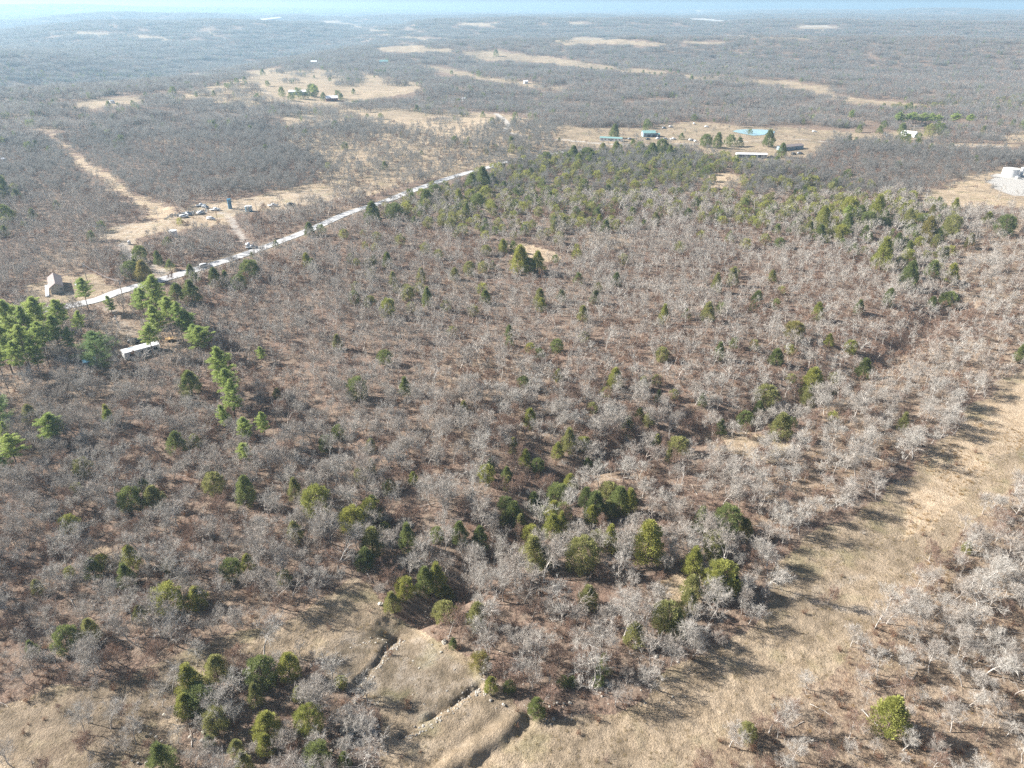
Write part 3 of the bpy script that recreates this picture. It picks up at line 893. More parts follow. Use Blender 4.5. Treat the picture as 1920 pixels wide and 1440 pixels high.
# explicit red cedars: pixel of the crown's middle, crown width in pixels, tone
Yg, Dg, Ol, Br = 'yellow-green', 'dark green', 'olive', 'bronze'
CEDARS = [(178,1065,32,Dg),(192,1048,20,Yg),(250,1047,34,Yg),(241,1080,34,Dg),(318,1120,50,Yg),(372,1117,38,Yg),(265,1150,24,Ol),(130,1197,38,Dg),(175,1184,32,Ol),(64,1217,24,Dg),(437,1068,32,Dg),(467,1056,24,Yg),(555,1000,28,Ol),(133,1073,17,Yg),(73,1099,22,Ol),
 (362,1280,52,Yg),(380,1305,50,Dg),(352,1325,36,Yg),(410,1253,46,Ol),(493,1262,46,Dg),(545,1250,42,Yg),(482,1308,30,Ol),(408,1350,40,Ol),(505,1362,50,Yg),(500,1395,34,Yg),(582,1350,44,Yg),(445,1402,28,Ol),(310,1427,52,Dg),(597,1418,44,Dg),(393,1390,20,Dg),(560,1302,22,Ol),(640,1278,20,Yg),(648,1428,24,Dg),(460,1435,34,Ol),
 (248,933,38,Dg),(292,930,38,Ol),(270,906,20,Dg),(405,905,34,Ol),(465,925,36,Dg),(555,920,28,Ol),(595,940,46,Yg),(360,716,36,Dg),(335,828,34,Dg),(612,832,22,Dg),(145,915,16,Ol),(205,780,20,Yg),(636,810,22,Dg),
 (700,1018,44,Ol),(687,1045,36,Dg),(663,975,40,Yg),(700,955,32,Dg),(765,1012,34,Dg),(820,1003,22,Dg),(862,1003,32,Dg),(900,1012,32,Dg),(722,990,18,Yg),(798,1095,36,Dg),(820,1093,38,Yg),(760,1104,32,Yg),(736,1132,30,Ol),(840,1112,24,Ol),(834,1147,36,Ol),(896,1156,38,Ol),(850,1207,17,Dg),(900,1240,30,Br),(998,1040,48,Ol),(1022,1045,30,Yg),(1090,1043,52,Ol),(1213,1022,58,Yg),(1143,1017,34,Yg),(1120,1010,26,Ol),(1102,1120,36,Ol),(1188,1190,40,Ol),(1248,1160,46,Ol),(1268,1175,36,Yg),(1130,1252,28,Dg),(1122,1276,20,Dg),(1006,1328,32,Dg),(920,1285,26,Yg),(955,1287,20,Dg),(1072,1278,18,Dg),(1055,1278,16,Dg),
 (948,945,24,Dg),(963,962,34,Dg),(975,985,26,Ol),(995,998,28,Yg),(1000,940,24,Dg),(945,975,18,Ol),(1045,930,38,Dg),(1068,903,26,Yg),(1038,958,34,Yg),(1055,965,30,Dg),(1035,990,34,Yg),(1052,985,26,Yg),(1020,960,22,Dg),(1098,935,30,Dg),(1115,950,40,Dg),(1142,920,32,Ol),(1160,940,40,Dg),(1178,948,30,Yg),(1140,955,28,Ol),(1108,968,26,Yg),(1183,930,22,Dg),
 (1350,1080,52,Yg),(1340,1100,36,Yg),(1298,1060,42,Yg),(1337,1015,36,Ol),(1295,1102,40,Ol),(1288,1130,36,Ol),(1362,975,44,Dg),(1395,992,28,Br),(1312,978,32,Dg),(1335,1035,26,Ol),(1375,1092,26,Dg),(1663,1342,62,Yg),(1400,1373,28,Ol),(1810,1026,18,Ol),(1560,780,14,Yg),
 (1487,617,30,Br),(1522,707,36,Yg),(1617,690,28,Dg),(1434,740,36,Ol),(1420,768,20,Dg),(1511,750,26,Ol),(1508,735,20,Ol),(1461,800,40,Ol),(1350,801,22,Dg),(1395,787,26,Dg),(1316,750,18,Dg),(1690,795,22,Ol),(1352,578,16,Dg),(1410,576,12,Dg),(1453,570,14,Dg),(1775,560,28,Dg),(1745,569,17,Dg),(1908,667,20,Dg),(1562,708,15,Ol),(1560,732,16,Ol),(1482,710,14,Ol),(1485,792,14,Dg),
 (1700,520,34,Dg),(1650,482,38,Yg),(1700,480,24,Yg),(1745,505,26,Dg),(1780,515,24,Yg),(1720,458,18,Yg),(1735,435,28,Br),(1785,395,20,Yg),(1780,425,28,Ol),(1755,442,22,Dg),(1815,455,18,Br),(1590,390,28,Yg),(1610,400,22,Dg),(1640,395,34,Yg),(1625,410,26,Dg),(1655,410,24,Dg),(1700,412,24,Ol),(1730,412,20,Dg),(1540,412,26,Yg),(1585,425,24,Dg),(1575,436,20,Yg),(1515,430,18,Ol),(1535,440,20,Dg),(1548,448,12,Yg),(1680,455,18,Dg),(1690,398,18,Yg),(1880,425,28,Dg),(1850,408,18,Yg),(1745,400,16,Br),(1670,440,14,Dg),(1620,437,16,Dg),
 (802,562,22,Dg),(672,730,32,Dg),(975,490,34,Yg),(1008,492,28,Yg),(992,500,22,Dg),(1175,802,26,Ol),(962,838,20,Ol),(1092,832,22,Yg),(1100,830,18,Yg),(1045,846,22,Yg),(912,890,26,Yg),(870,763,17,Ol),(760,727,24,Dg),(1010,665,18,Dg),(1095,632,15,Ol),(955,622,18,Dg),(730,912,22,Yg),(920,872,17,Dg),(698,880,18,Ol),(697,960,36,Yg),(1155,525,18,Dg),(1120,540,14,Ol),(1044,648,20,Dg),(1205,718,20,Ol),(1230,712,14,Ol),(1110,765,16,Ol),(1046,704,17,Yg),(905,502,16,Ol),(880,505,18,Ol),(763,542,13,Yg),(668,538,14,Ol),(676,890,20,Ol),(696,835,20,Ol),(1052,555,16,Dg),(955,640,14,Dg),(775,898,18,Yg),(985,860,24,Yg),(1008,872,20,Dg),(950,888,20,Dg),(1102,866,18,Dg),(1122,868,14,Dg),(1255,855,18,Ol),(1230,830,20,Yg),(1262,740,14,Ol),
 (335,548,30,Dg),(362,548,34,Dg),(470,505,30,Dg),(405,522,24,Dg),(425,524,20,Dg),(450,530,22,Dg),(360,512,18,Dg),(368,522,16,Dg),(265,478,22,Dg),(298,487,16,Dg),(320,497,14,Dg),(248,505,26,Dg),(273,510,28,Br),(255,498,16,Dg),(236,483,10,Dg),(192,425,14,Dg),(174,443,14,Dg),(230,478,9,Dg),(338,415,9,Yg),(581,430,20,Dg),(603,432,15,Dg),(518,457,9,Dg),(360,463,11,Dg),(2,350,28,Dg),(64,402,16,Dg),(108,385,12,Dg),(10,400,30,Dg),(316,455,14,Dg),(473,478,8,Dg),(740,395,26,Dg),(700,402,28,Dg),(800,372,26,Dg),(815,360,22,Dg),(835,350,14,Dg),(875,395,16,Dg),(895,375,22,Dg),(905,335,26,Dg),(885,345,22,Dg),(882,368,18,Yg),(860,372,16,Yg),(920,390,16,Yg)]
# dark cedars round the homes and on the fields beyond
FARCED = [(1152,247,21,Dg),(1213,233,14,Dg),(1209,239,12,Dg),(1323,264,22,Dg),(1345,267,20,Dg),(1368,265,18,Dg),(1386,267,14,Dg),(1440,262,24,Dg),(1406,247,8,Dg),(1278,256,10,Dg),(1465,284,20,Dg),(484,184,12,Dg),(529,173,14,Dg),(546,182,11,Dg),(560,176,16,Dg),(574,180,10,Dg),(587,170,20,Dg),(607,182,12,Dg),(634,178,12,Dg),(640,182,10,Dg),(663,172,8,Dg),(623,257,0,Dg),(502,157,8,Dg),(493,136,9,Dg),(325,171,12,Dg),(369,177,8,Dg),(706,136,8,Dg),(714,136,8,Dg),(722,136,8,Dg),(898,139,9,Dg),(847,136,6,Dg),(930,100,10,Dg),(911,284,10,Ol),(929,278,10,Ol),(959,280,13,Ol),(977,284,14,Ol),(992,276,10,Ol),(966,217,10,Dg),(964,229,12,Dg),(1024,295,20,Dg),(1062,298,18,Dg),(1075,290,22,Dg),(1100,288,24,Dg),(1110,298,22,Dg),(1084,300,18,Dg),(1130,280,20,Ol),(1155,278,20,Dg),(1200,278,18,Dg),(1222,282,26,Dg),(1240,278,24,Dg),(1255,288,20,Dg),(1212,295,18,Dg),(1610,242,12,Dg),(1690,242,16,Dg),(1700,262,16,Dg),(1690,258,18,Dg),(1722,256,10,Dg),(1740,246,18,Br),(1762,244,18,Dg),(1757,236,12,Dg),(565,190,0,Dg)]
FARCED = [f for f in FARCED if f[2] > 0]
# cedar thickets: polygon, spacing in metres, share kept
THICK = [([(640, 400), (780, 362), (900, 318), (1040, 296), (1220, 286), (1400, 300), (1400, 330), (1240, 345), (1100, 420), (1040, 470), (960, 480), (860, 440), (760, 420)], 6.5, .62),
 ([(1060, 380), (1220, 345), (1420, 330), (1560, 350), (1600, 430), (1540, 450), (1400, 430), (1280, 420), (1160, 440), (1080, 450)], 6.5, .46),
 ([(1400, 380), (1560, 370), (1760, 380), (1820, 450), (1760, 540), (1640, 490), (1500, 450), (1400, 440)], 7.5, .50),
 ([(1160, 296), (1380, 300), (1600, 330), (1740, 380), (1560, 372), (1380, 345), (1200, 340)], 8, .40),
 ([(580, 440), (900, 430), (960, 480), (900, 620), (700, 600), (560, 500)], 9, .30),
 ([(960, 780), (1260, 770), (1300, 880), (1200, 1000), (940, 1000), (880, 900)], 8, .22),
 ([(700, 480), (1500, 440), (1700, 600), (1400, 800), (700, 800), (600, 600)], 10, .20),
 ([(1660, 196), (1750, 192), (1940, 182), (1940, 200), (1790, 208), (1680, 208)], 8, .6), ([(-20, 340), (40, 360), (60, 440), (-20, 450)], 8, .5), ([(-20, 120), (90, 138), (250, 132), (380, 138), (300, 150), (60, 155), (-20, 155)], 11, .5), ([(1340, 98), (1420, 96), (1450, 116), (1350, 119)], 14, .5), ([(1270, 116), (1440, 124), (1570, 134), (1440, 141), (1280, 132)], 12, .4), ([(1200, 110), (1280, 112), (1290, 140), (1210, 136)], 14, .35),
 ([(0, 760), (640, 720), (900, 900), (860, 1100), (400, 1100), (0, 1200)], 11, .16)]

def place_tree(px, py, wpx, ar):
    """base point and crown width in metres of a tree whose crown middle is seen at px, py"""
    x, y = hit(px, py)
    for _ in range(4):
        z = hm(x, y); _, _, d = project(np.array(x), np.array(y), np.array(z)); W = wpx * float(d) / FPX; h = W * ar
        el = math.atan2(CAMZ - z, math.hypot(x, y))
        x, y = hit(px, min(py + h * .5 * math.cos(el) * FPX / float(d), 1700))
    return x, y, W
cedars = []     # x, y, width, tone, shape
for k, (px, py, w, tone) in enumerate(CEDARS + FARCED):
    x, y, W = place_tree(px, py, w * (1.13 if k < len(CEDARS) else .98), 1.15)
    cedars.append((x, y, W, tone, k % 6 if k < len(CEDARS) else (0, 2, 4, 5, 1)[k % 5]))
for k, (P, step, keep) in enumerate(THICK):
    X, Y = jgrid(step, 700 if min(p[1] for p in P) > 260 else 2300, 900 + k)
    px, py, _ = project(X, Y, HM(X, Y))
    m = inpoly(px, py, np.array(P, float)) & (RNG.rand(len(X)) < keep) & road_clear(X, Y) & ~(hides_road(X, Y, 5) & (RNG.rand(len(X)) < .95))
    X, Y = X[m], Y[m]
    t_, _, _, _ = cover(X, Y, HM(X, Y))
    for x, y, t in zip(X, Y, t_):
        if t > .5 and min((x - c[0]) ** 2 + (y - c[1]) ** 2 for c in cedars) > 9:
            cedars.append((x, y, float(RNG.uniform(2.6, 5.4)), [Yg, Dg, Ol, Ol][RNG.randint(4)], RNG.randint(6)))
# loose cedars over the country beyond
X, Y = jgrid(17, 1500, 950)
t_, _, _, _ = cover(X, Y, HM(X, Y))
px, py, _ = project(X, Y, HM(X, Y))
cl = fbm(X / 120, Y / 120, 97, 3)
m = (py < 335) & (RNG.rand(len(X)) < np.where(cl > .2, .42, .08)) & (t_ > .25) & road_clear(X, Y)
for x, y in zip(X[m], Y[m]):
    cedars.append((x, y, float(RNG.uniform(2.6, 6)), Dg, RNG.randint(6)))

# pines: pixel of the treetop, pixel row of the foot, crown width in pixels, kind
PINE = [(4, 566, 650, 40, 0), (36, 560, 662, 46, 1), (62, 572, 668, 36, 0), (84, 556, 652, 44, 2), (124, 560, 636, 34, 3), (165, 520, 584, 30, 3), (22, 606, 700, 42, 1), (58, 606, 700, 44, 0), (92, 602, 690, 36, 2),
 (112, 588, 660, 38, 1), (134, 612, 662, 26, 4), (12, 640, 728, 36, 2), (44, 638, 716, 32, 0), (76, 632, 706, 32, 1), (152, 582, 628, 26, 4), (210, 554, 592, 20, 4), (298, 517, 606, 46, 1), (272, 540, 604, 34, 0), (262, 540, 590, 20, 4),
 (322, 556, 628, 34, 2), (300, 572, 640, 40, 1), (342, 565, 640, 28, 0), (286, 608, 668, 36, 3), (358, 582, 640, 38, 1), (382, 612, 672, 46, 2), (372, 606, 664, 30, 0), (188, 622, 690, 66, 5), (424, 650, 738, 48, 1), (434, 690, 760, 38, 0), (440, 712, 786, 34, 4),
 (464, 782, 842, 30, 0), (498, 772, 832, 24, 3), (462, 830, 880, 28, 2), (424, 758, 812, 26, 4), (102, 774, 836, 50, 1), (34, 812, 882, 44, 3), (12, 788, 830, 26, 4), (8, 732, 810, 46, 5), (204, 768, 796, 24, 4), (490, 650, 680, 20, 4), (6, 850, 890, 34, 5),
 (412, 400, 0, 0, 0)]
PINE = [p for p in PINE if p[3]]
FARPINE = [(1683, 212, 234, 22), (1700, 215, 235, 16), (1709, 212, 234, 22), (1727, 213, 234, 22), (1743, 214, 235, 20), (1757, 216, 236, 18), (1788, 214, 236, 22), (1815, 215, 236, 16), (1594, 207, 226, 12), (590, 160, 184, 16), (1587, 385, 420, 24)]
pines = []
for px, pt, pb, w, k in PINE:
    x, y = hit(px + 2, pb); z = hm(x, y); _, _, d = project(np.array(x), np.array(y), np.array(z))
    el = math.atan2(CAMZ - z, math.hypot(x, y)); h = (pb - pt) * float(d) / FPX / math.cos(el) * .97
    pines.append((x, y, h, w * float(d) / FPX, k))
for px, pt, pb, w in FARPINE:
    x, y = hit(px, pb); z = hm(x, y); _, _, d = project(np.array(x), np.array(y), np.array(z))
    pines.append((x, y, (pb - pt) * float(d) / FPX, w * float(d) / FPX, len(pines) % 5))
#@@PART3

# ------------------------------------------------------------------ buildings and objects of the farmsteads
M = {
 'tan_wall': plain('tan_siding', (.52, .47, .38), .7), 'white_wall': plain('white_siding', (.74, .74, .72), .6), 'blue_wall': plain('blue_grey_wall', (.27, .36, .42), .6),
 'brown_roof': plain('brown_shingle', (.24, .195, .18), .85, var=.3, scale=3), 'white_roof': plain('white_metal_roof', (.78, .79, .80), .45), 'green_roof': plain('green_metal_roof', (.20, .34, .32), .5),
 'red_wall': plain('dark_red_wall', (.20, .07, .08), .7), 'glass': plain('window_glass', (.035, .045, .055), .15, spec=.7), 'dark': plain('dark_panel', (.05, .06, .075), .6),
 'blue_metal': plain('blue_paint', (.045, .16, .26), .45), 'blue_tank': plain('tank_blue', (.06, .27, .42), .45), 'white': plain('white_paint', (.80, .80, .78), .4), 'silver': plain('galvanised', (.50, .52, .54), .35, .5),
 'tyre': plain('rubber', (.03, .03, .03), .85), 'wood': plain('weathered_pole', (.42, .37, .31), .8), 'grey_car': plain('grey_paint', (.30, .32, .34), .35, .3), 'black_car': plain('black_paint', (.035, .04, .045), .3),
 'red_car': plain('dark_red_paint', (.28, .06, .05), .4), 'yellow': plain('orange_yellow_paint', (.46, .29, .12), .6), 'wire': plain('cable', (.30, .30, .30), .5), 'concrete': plain('concrete', (.55, .54, .50), .85),
 'tarp': plain('blue_tarp', (.20, .38, .52), .6), 'rust': plain('rusty_steel', (.20, .09, .06), .8), 'stone': plain('sandstone', (.30, .275, .235), .9, var=.35, scale=1.2), 'pale_stone': plain('pale_sandstone', (.42, .385, .32), .9, var=.2, scale=1.2),
}
def between(p0, p1):
    a = at(*p0); b = at(*p1)
    L = math.hypot(b[0] - a[0], b[1] - a[1])
    return a, L, math.atan2(b[1] - a[1], b[0] - a[0])

def building(name, label, cat, p0, p1, depth, h, roof_h, wallm, roofm, ridge='long', windows=(), doors=(), over=.35, trim=None, length=None):
    """p0, p1: photograph pixels of the ends of the near wall's foot; x runs along that wall, y goes back"""
    a, L, rz = between(p0, p1)
    if length: L = length
    ca_, sa_ = math.cos(rz), math.sin(rz)
    zs = [hm(a[0] + ca_ * u - sa_ * v, a[1] + sa_ * u + ca_ * v) for u in (0, L / 2, L) for v in (0, depth)]
    t = empty(name, (a[0], a[1], max(zs)), rz, label, cat)
    w = MB()
    if ridge == 'long':
        prof = [(0, -1.2), (depth, -1.2), (depth, h), (depth / 2, h + roof_h), (0, h)]
        w.prism(prof, 0, L)
        part('wall', w.mesh('walls', M[wallm]), t)
        r = MB(); e = over; sl = roof_h / (depth / 2)
        r.prism([(-e, h - e * sl + .03), (depth / 2, h + roof_h + .03), (depth / 2, h + roof_h + .15), (-e, h - e * sl + .15)], -e, L + e)
        r.prism([(depth + e, h - e * sl + .03), (depth + e, h - e * sl + .15), (depth / 2, h + roof_h + .152), (depth / 2, h + roof_h + .032)], -e, L + e)
    else:
        # ridge runs back from the near gable wall
        prof = [(0, -1.2), (L, -1.2), (L, h), (L / 2, h + roof_h), (0, h)]
        n = len(prof)
        vs = [(x, 0, z) for x, z in prof] + [(x, depth, z) for x, z in prof]
        w.add(vs, [(n + k, n + (k + 1) % n, (k + 1) % n, k) for k in range(n)] + [tuple(range(n)), tuple(range(2 * n - 1, n - 1, -1))])
        part('wall', w.mesh('walls', M[wallm]), t)
        r = MB(); e = over; sl = roof_h / (L / 2)
        for s in (0, 1):
            xa, xb = (-e, L / 2) if s == 0 else (L + e, L / 2)
            za, zb = h - e * sl, h + roof_h
            q = [(xa, -e, za + .03), (xb, -e, zb + .03), (xb, depth + e, zb + .03), (xa, depth + e, za + .03)]
            q2 = [(x, y, z + .12 + .002 * s) for x, y, z in q]
            r.add(q + q2, [(0, 1, 2, 3), (7, 6, 5, 4), (0, 4, 5, 1), (1, 5, 6, 2), (2, 6, 7, 3), (3, 7, 4, 0)])
    part('roof', r.mesh('roof_sheets', M[roofm]), t)
    for (x, z, ww, wh) in windows:
        f = part('window', MB().box(x - .08, x + ww + .08, -.06, .05, z - .08, z + wh + .08).mesh('window_frame', M['white']), t)
        part('pane', MB().box(x, x + ww, -.09, -.062, z, z + wh).mesh('pane', M['glass']), f)
    for (x, ww) in doors:
        d = part('door', MB().box(x, x + ww, -.07, .04, 0, 2.05).mesh('door_leaf', M['dark' if wallm != 'dark' else 'white']), t)
        part('handle', MB().box(x + ww - .18, x + ww - .08, -.13, -.072, .95, 1.05).mesh('door_handle', M['silver']), d)
    big, small = max(L, depth), min(L, depth); nn = max(1, int(round(big / small)))
    for k in range(nn):
        u, v = (L * (k + .5) / nn, depth / 2) if L >= depth else (L / 2, depth * (k + .5) / nn)
        BLOCK.append((a[0] + ca_ * u - sa_ * v, a[1] + sa_ * u + ca_ * v, small * .62 + .8))
    return t, L, depth, h

def tank(name, label, px, py, r, h, wallm, topm, ladder=True, cone=.35):
    x, y, z = at(px, py)
    t = empty(name, (x, y, z), .3, label, 'tank')
    part('shell', MB().cyl((0, 0, -.4), (0, 0, h), r, r, 28).mesh('tank_shell', M[wallm]), t)
    part('lid', MB().cyl((0, 0, h + .002), (0, 0, h + cone), r * 1.015, r * .12, 28).mesh('tank_lid', M[topm]), t)
    part('rim', MB().cyl((0, 0, h - .12), (0, 0, h - .003), r * 1.03, r * 1.03, 28, False).mesh('tank_rim', M[topm]), t)
    if ladder:
        l = MB()
        for s in (-.22, .22): l.box(s - .03, s + .03, -r - .22, -r - .16, 0, h + .7)
        k = .3
        while k < h: l.box(-.19, .19, -r - .21, -r - .17, k, k + .04); k += .35
        part('ladder', l.mesh('ladder', M['silver']), t)
    BLOCK.append((x, y, r + 2))
    return t

def wheel_parts(t, xs, y, r=.34, w=.22):
    for x in xs:
        for s in (-1, 1):
            c = part('wheel', MB().cyl((x, s * y, r), (x, s * (y - w), r), r, r, 16).mesh('tyre', M['tyre']), t)
            part('hub', MB().cyl((x, s * (y + .012), r), (x, s * (y - .02), r), r * .55, r * .5, 12).mesh('hub', M['silver']), c)

def car(name, label, cat, px, py, rz, paint='white', pickup=False):
    x, y, z = at(px, py)
    dr, _ = seg_dist(np.array([x]), np.array([y]), ROAD)
    t = empty(name, (x, y, z + (.15 if dr[0] < ROADW / 2 else .03)), rz, label, cat)
    if pickup:
        prof = [(-2.7, .38), (2.7, .38), (2.75, .62), (2.68, .95), (1.35, 1.08), (.62, 1.72), (-.55, 1.74), (-.78, 1.10), (-2.7, 1.06)]
    else:
        prof = [(-2.25, .35), (2.25, .35), (2.32, .58), (2.22, .88), (1.15, 1.02), (.50, 1.58), (-1.75, 1.62), (-2.22, 1.10)]
    n = len(prof)
    hw = .94
    vs = []
    for s in (-1, 1):
        for px_, pz_ in prof:
            tw = hw * (1 - .16 * max(0, (pz_ - 1.0) / .7))
            vs.append((px_, s * tw, pz_))
    me = bpy.data.meshes.new('car_body')
    me.from_pydata(vs, [], [(k, (k + 1) % n, n + (k + 1) % n, n + k) for k in range(n)] + [tuple(range(n - 1, -1, -1)), tuple(range(n, 2 * n))])
    me.materials.append(M[paint])
    import bmesh
    bm = bmesh.new(); bm.from_mesh(me); bmesh.ops.recalc_face_normals(bm, faces=bm.faces)
    bmesh.ops.bevel(bm, geom=list(bm.edges), offset=.07, segments=2, affect='EDGES'); bm.to_mesh(me); bm.free()
    for p in me.polygons: p.use_smooth = True
    part('body', me, t)
    x0, x1 = (.62, -.5) if pickup else (.44, -1.7)
    for s in (-1, 1):
        g = MB().add([(x0 + .42, s * .935, 1.12), (x1, s * .935, 1.12), (x1 + .05, s * .86, 1.50), (x0 + .06, s * .86, 1.50)], [(0, 1, 2, 3)])
        part('side_window', g.mesh('side_glass', M['glass']), t)
    zt = 1.63 if pickup else 1.50
    xa, xb = (1.28, .70) if pickup else (1.10, .56)
    part('windscreen', MB().add([(xa + .03, -.80, 1.11), (xa + .03, .80, 1.11), (xb + .03, .72, zt), (xb + .03, -.72, zt)], [(0, 1, 2, 3)]).mesh('windscreen_glass', M['glass']), t)
    if pickup:
        part('bed', MB().box(-2.55, -.95, -.74, .74, 1.085, 1.10).mesh('bed_liner', M['dark']), t)
    for s in (-1, 1):
        part('headlight', MB().box(2.26 if not pickup else 2.68, 2.33 if not pickup else 2.75, s * .66 - .14, s * .66 + .14, .66, .80).mesh('lamp', M['silver']), t)
    wheel_parts(t, (1.42, -1.42) if not pickup else (1.7, -1.65), .96)
    BLOCK.append((x, y, 3.2))
    return t

def pole(name, label, px, py, h, lean=0, cross=True, mat='wood'):
    x, y, z = at(px, py)
    t = empty(name, (x, y, z), 0, label, 'utility pole')
    t.rotation_euler = (0, lean, 0)
    part('post', MB().cyl((0, 0, -.6), (0, 0, h), .17, .12, 10).mesh('post', M[mat]), t)
    if cross:
        part('crossarm', MB().box(-1.1, 1.1, -.22, -.12, h - .75, h - .62).mesh('crossarm', M['wood']), t)
        part('transformer', MB().cyl((.38, .05, h - 2.0), (.38, .05, h - 1.15), .22, .22, 12).mesh('transformer', M['silver']), t)
        for s in (-.95, 0, .95):
            part('insulator', MB().cyl((s, -.17, h - .618), (s, -.17, h - .42), .06, .04, 8).mesh('insulator', M['concrete']), t)
    return t, Vector((x + math.sin(lean) * h, y, z + math.cos(lean) * h - .4))

# tan house beyond the pines, with its white rail
building('house', 'small tan house with brown gable roof beside the road beyond the pines', 'house', (97, 552), (121, 548), 14.5, 2.7, 1.5, 'tan_wall', 'brown_roof', ridge='back', windows=[(3.3, 1.2, 1.0, .9)], doors=())
a, L, rz = between((93, 556), (91, 535))
rail = empty('porch_rail', a, rz, 'white porch rail along the side of the tan house', 'rail')
part('rail_bar', MB().box(0, L, -.05, .05, .95, 1.05).box(0, L, -.03, .03, .45, .52).mesh('rail_bar', M['white']), rail)
for k in range(6):
    part('baluster', MB().box(L * k / 5 - .06, L * k / 5 + .06, -.045, .045, -.3, 1.15).mesh('baluster', M['white']), rail)
part('porch_deck', MB().box(0, L, .06, 1.3, .2, .34).mesh('porch_deck', M['white']), rail)
building('shed', 'little white shed in the yard of the tan house', 'shed', (145, 543), (152, 542), 2.4, 2.0, .5, 'white_wall', 'white_roof', windows=[], doors=[(.3, .8)])
# trailer home in the pines
t, L, D, H_ = building('mobile_home', 'long white roofed mobile home lying among the tall pines', 'mobile home', (236, 676), (302, 658), 3.4, 2.5, .28, 'white_wall', 'white_roof', windows=[(1.5, 1, 1.2, .9), (5, 1, 1.2, .9), (9, 1, 1.2, .9)], doors=[(7.2, .9)], over=.2)
part('roof_tarp', MB().prism([(.35, 2.5 + .13), (1.95, 2.5 + .28 + .17), (1.95, 2.5 + .28 + .20), (.35, 2.5 + .165)], 1.6, 5.2).mesh('tarp', M['tarp']), t, 'faded blue tarp over one end of the roof')
a, L, rz = between((311, 640), (333, 637))
ft = empty('flatbed_trailer', a, rz, 'orange yellow flatbed trailer beyond the mobile home', 'trailer')
part('deck', MB().box(0, L, -1.1, 1.1, .75, .95).mesh('deck', M['yellow']), ft)
part('drawbar', MB().cyl((L, 0, .8), (L + 1.2, 0, .55), .06, .05).mesh('drawbar', M['rust']), ft)
for wx in (1.1, 1.9):
    for s in (-1, 1):
        part('wheel', MB().cyl((wx, s * 1.12, .36), (wx, s * .92, .36), .36, .36, 14).mesh('tyre', M['tyre']), ft)
BLOCK.append((a[0] + L / 2, a[1], L / 2 + 1))
building('shed', 'blue metal roofed shed tucked under the broad dark pine', 'shed', (160, 690), (182, 688), 3, 1.9, .4, 'blue_wall', 'blue_metal', doors=[(1.2, .8)])
car('parked_car', 'black car parked near the mobile home in the pines', 'car', 254, 643, .4, 'black_car')
car('parked_car', 'white car half hidden by pines above the mobile home', 'car', 297, 618, -.2, 'white')
car('parked_car', 'dark pickup under the pine grove above the mobile home', 'pickup', 290, 609, -.3, 'black_car', True)
pole('utility_pole', 'bare white leaning pole in the clearing above the mobile home', 226, 619, 5.5, -.12, False, 'white')
# poles by the tan house and their wires
p1, e1 = pole('utility_pole', 'utility pole with crossarm behind the yard of the tan house', 165, 531, 9)
p2, e2 = pole('utility_pole', 'utility pole with crossarm standing beside the road verge', 233, 566, 9)
def wire(e1, e2, label, off):
    mb = MB(); n = 14; last = None
    for k in range(n + 1):
        t = k / n; p = e1.lerp(e2, t) + Vector((0, off, -1.1 * 4 * t * (1 - t)))
        if last is not None: mb.cyl(last, p, .035, .035, 4, False)
        last = p
    top('overhead_wire', mb.mesh('overhead_wire', M['wire']), label=label, cat='wire')
wire(e1, e2, 'upper overhead wire strung between the two crossarm poles', .0)
wire(e1 - Vector((0, 0, .8)), e2 - Vector((0, 0, .8)), 'lower overhead wire strung between the two crossarm poles', .9)
pole('utility_pole', 'pale utility pole at the far corner of the straw coloured well pad', 183, 450, 8)
pole('utility_pole', 'thin pole beside the blue storage tank', 481, 394, 4.5, 0, False)
pole('utility_pole', 'short pole among the junk vehicles by the tank', 388, 398, 4, 0, False, 'white')
pole('utility_pole', 'rust coloured post below the row of junk vehicles', 407, 409, 4, 0, False, 'rust')
pole('utility_pole', 'slim grey post between the junk vehicles and the tall tank', 412, 398, 4.2, 0, False)
pole('utility_pole', 'tall pale pole in front of the white roofed house', 1706, 266, 14, .05, False, 'wood')
pole('utility_pole', 'grey pole where the pad track meets the road', 478, 478, 7)
# tanks
tank('storage_tank', 'tall dark blue upright tank casting a long shadow on the pad', 432, 391, 1.05, 5.4, 'blue_metal', 'blue_tank', cone=.1)
tank('storage_tank', 'squat bright blue tank with white lid beside the tall one', 467, 396, 1.9, 3.0, 'blue_tank', 'white')
tank('storage_tank', 'white storage tank at the edge of the straw well pad', 326, 443, 1.9, 3.0, 'white', 'white')
tank('storage_tank', 'tiny white and black tank in the middle of the straw pad', 243, 458, .7, 1.6, 'silver', 'white')
tank('storage_tank', 'lone white tank on the pale strip field', 211, 194, 2.6, 3.2, 'white', 'silver')
tank('storage_tank', 'great white round tank on the grey gravel pad', 1893, 330, 5.0, 5.0, 'white', 'concrete', cone=.6)
tank('storage_tank', 'slim white upright tank beside the great round tank', 1914, 329, 1.0, 5.2, 'white', 'white')
tank('storage_tank', 'low grey tank in front of the gravel pad separator', 1907, 335, 1.3, 1.6, 'concrete', 'silver')
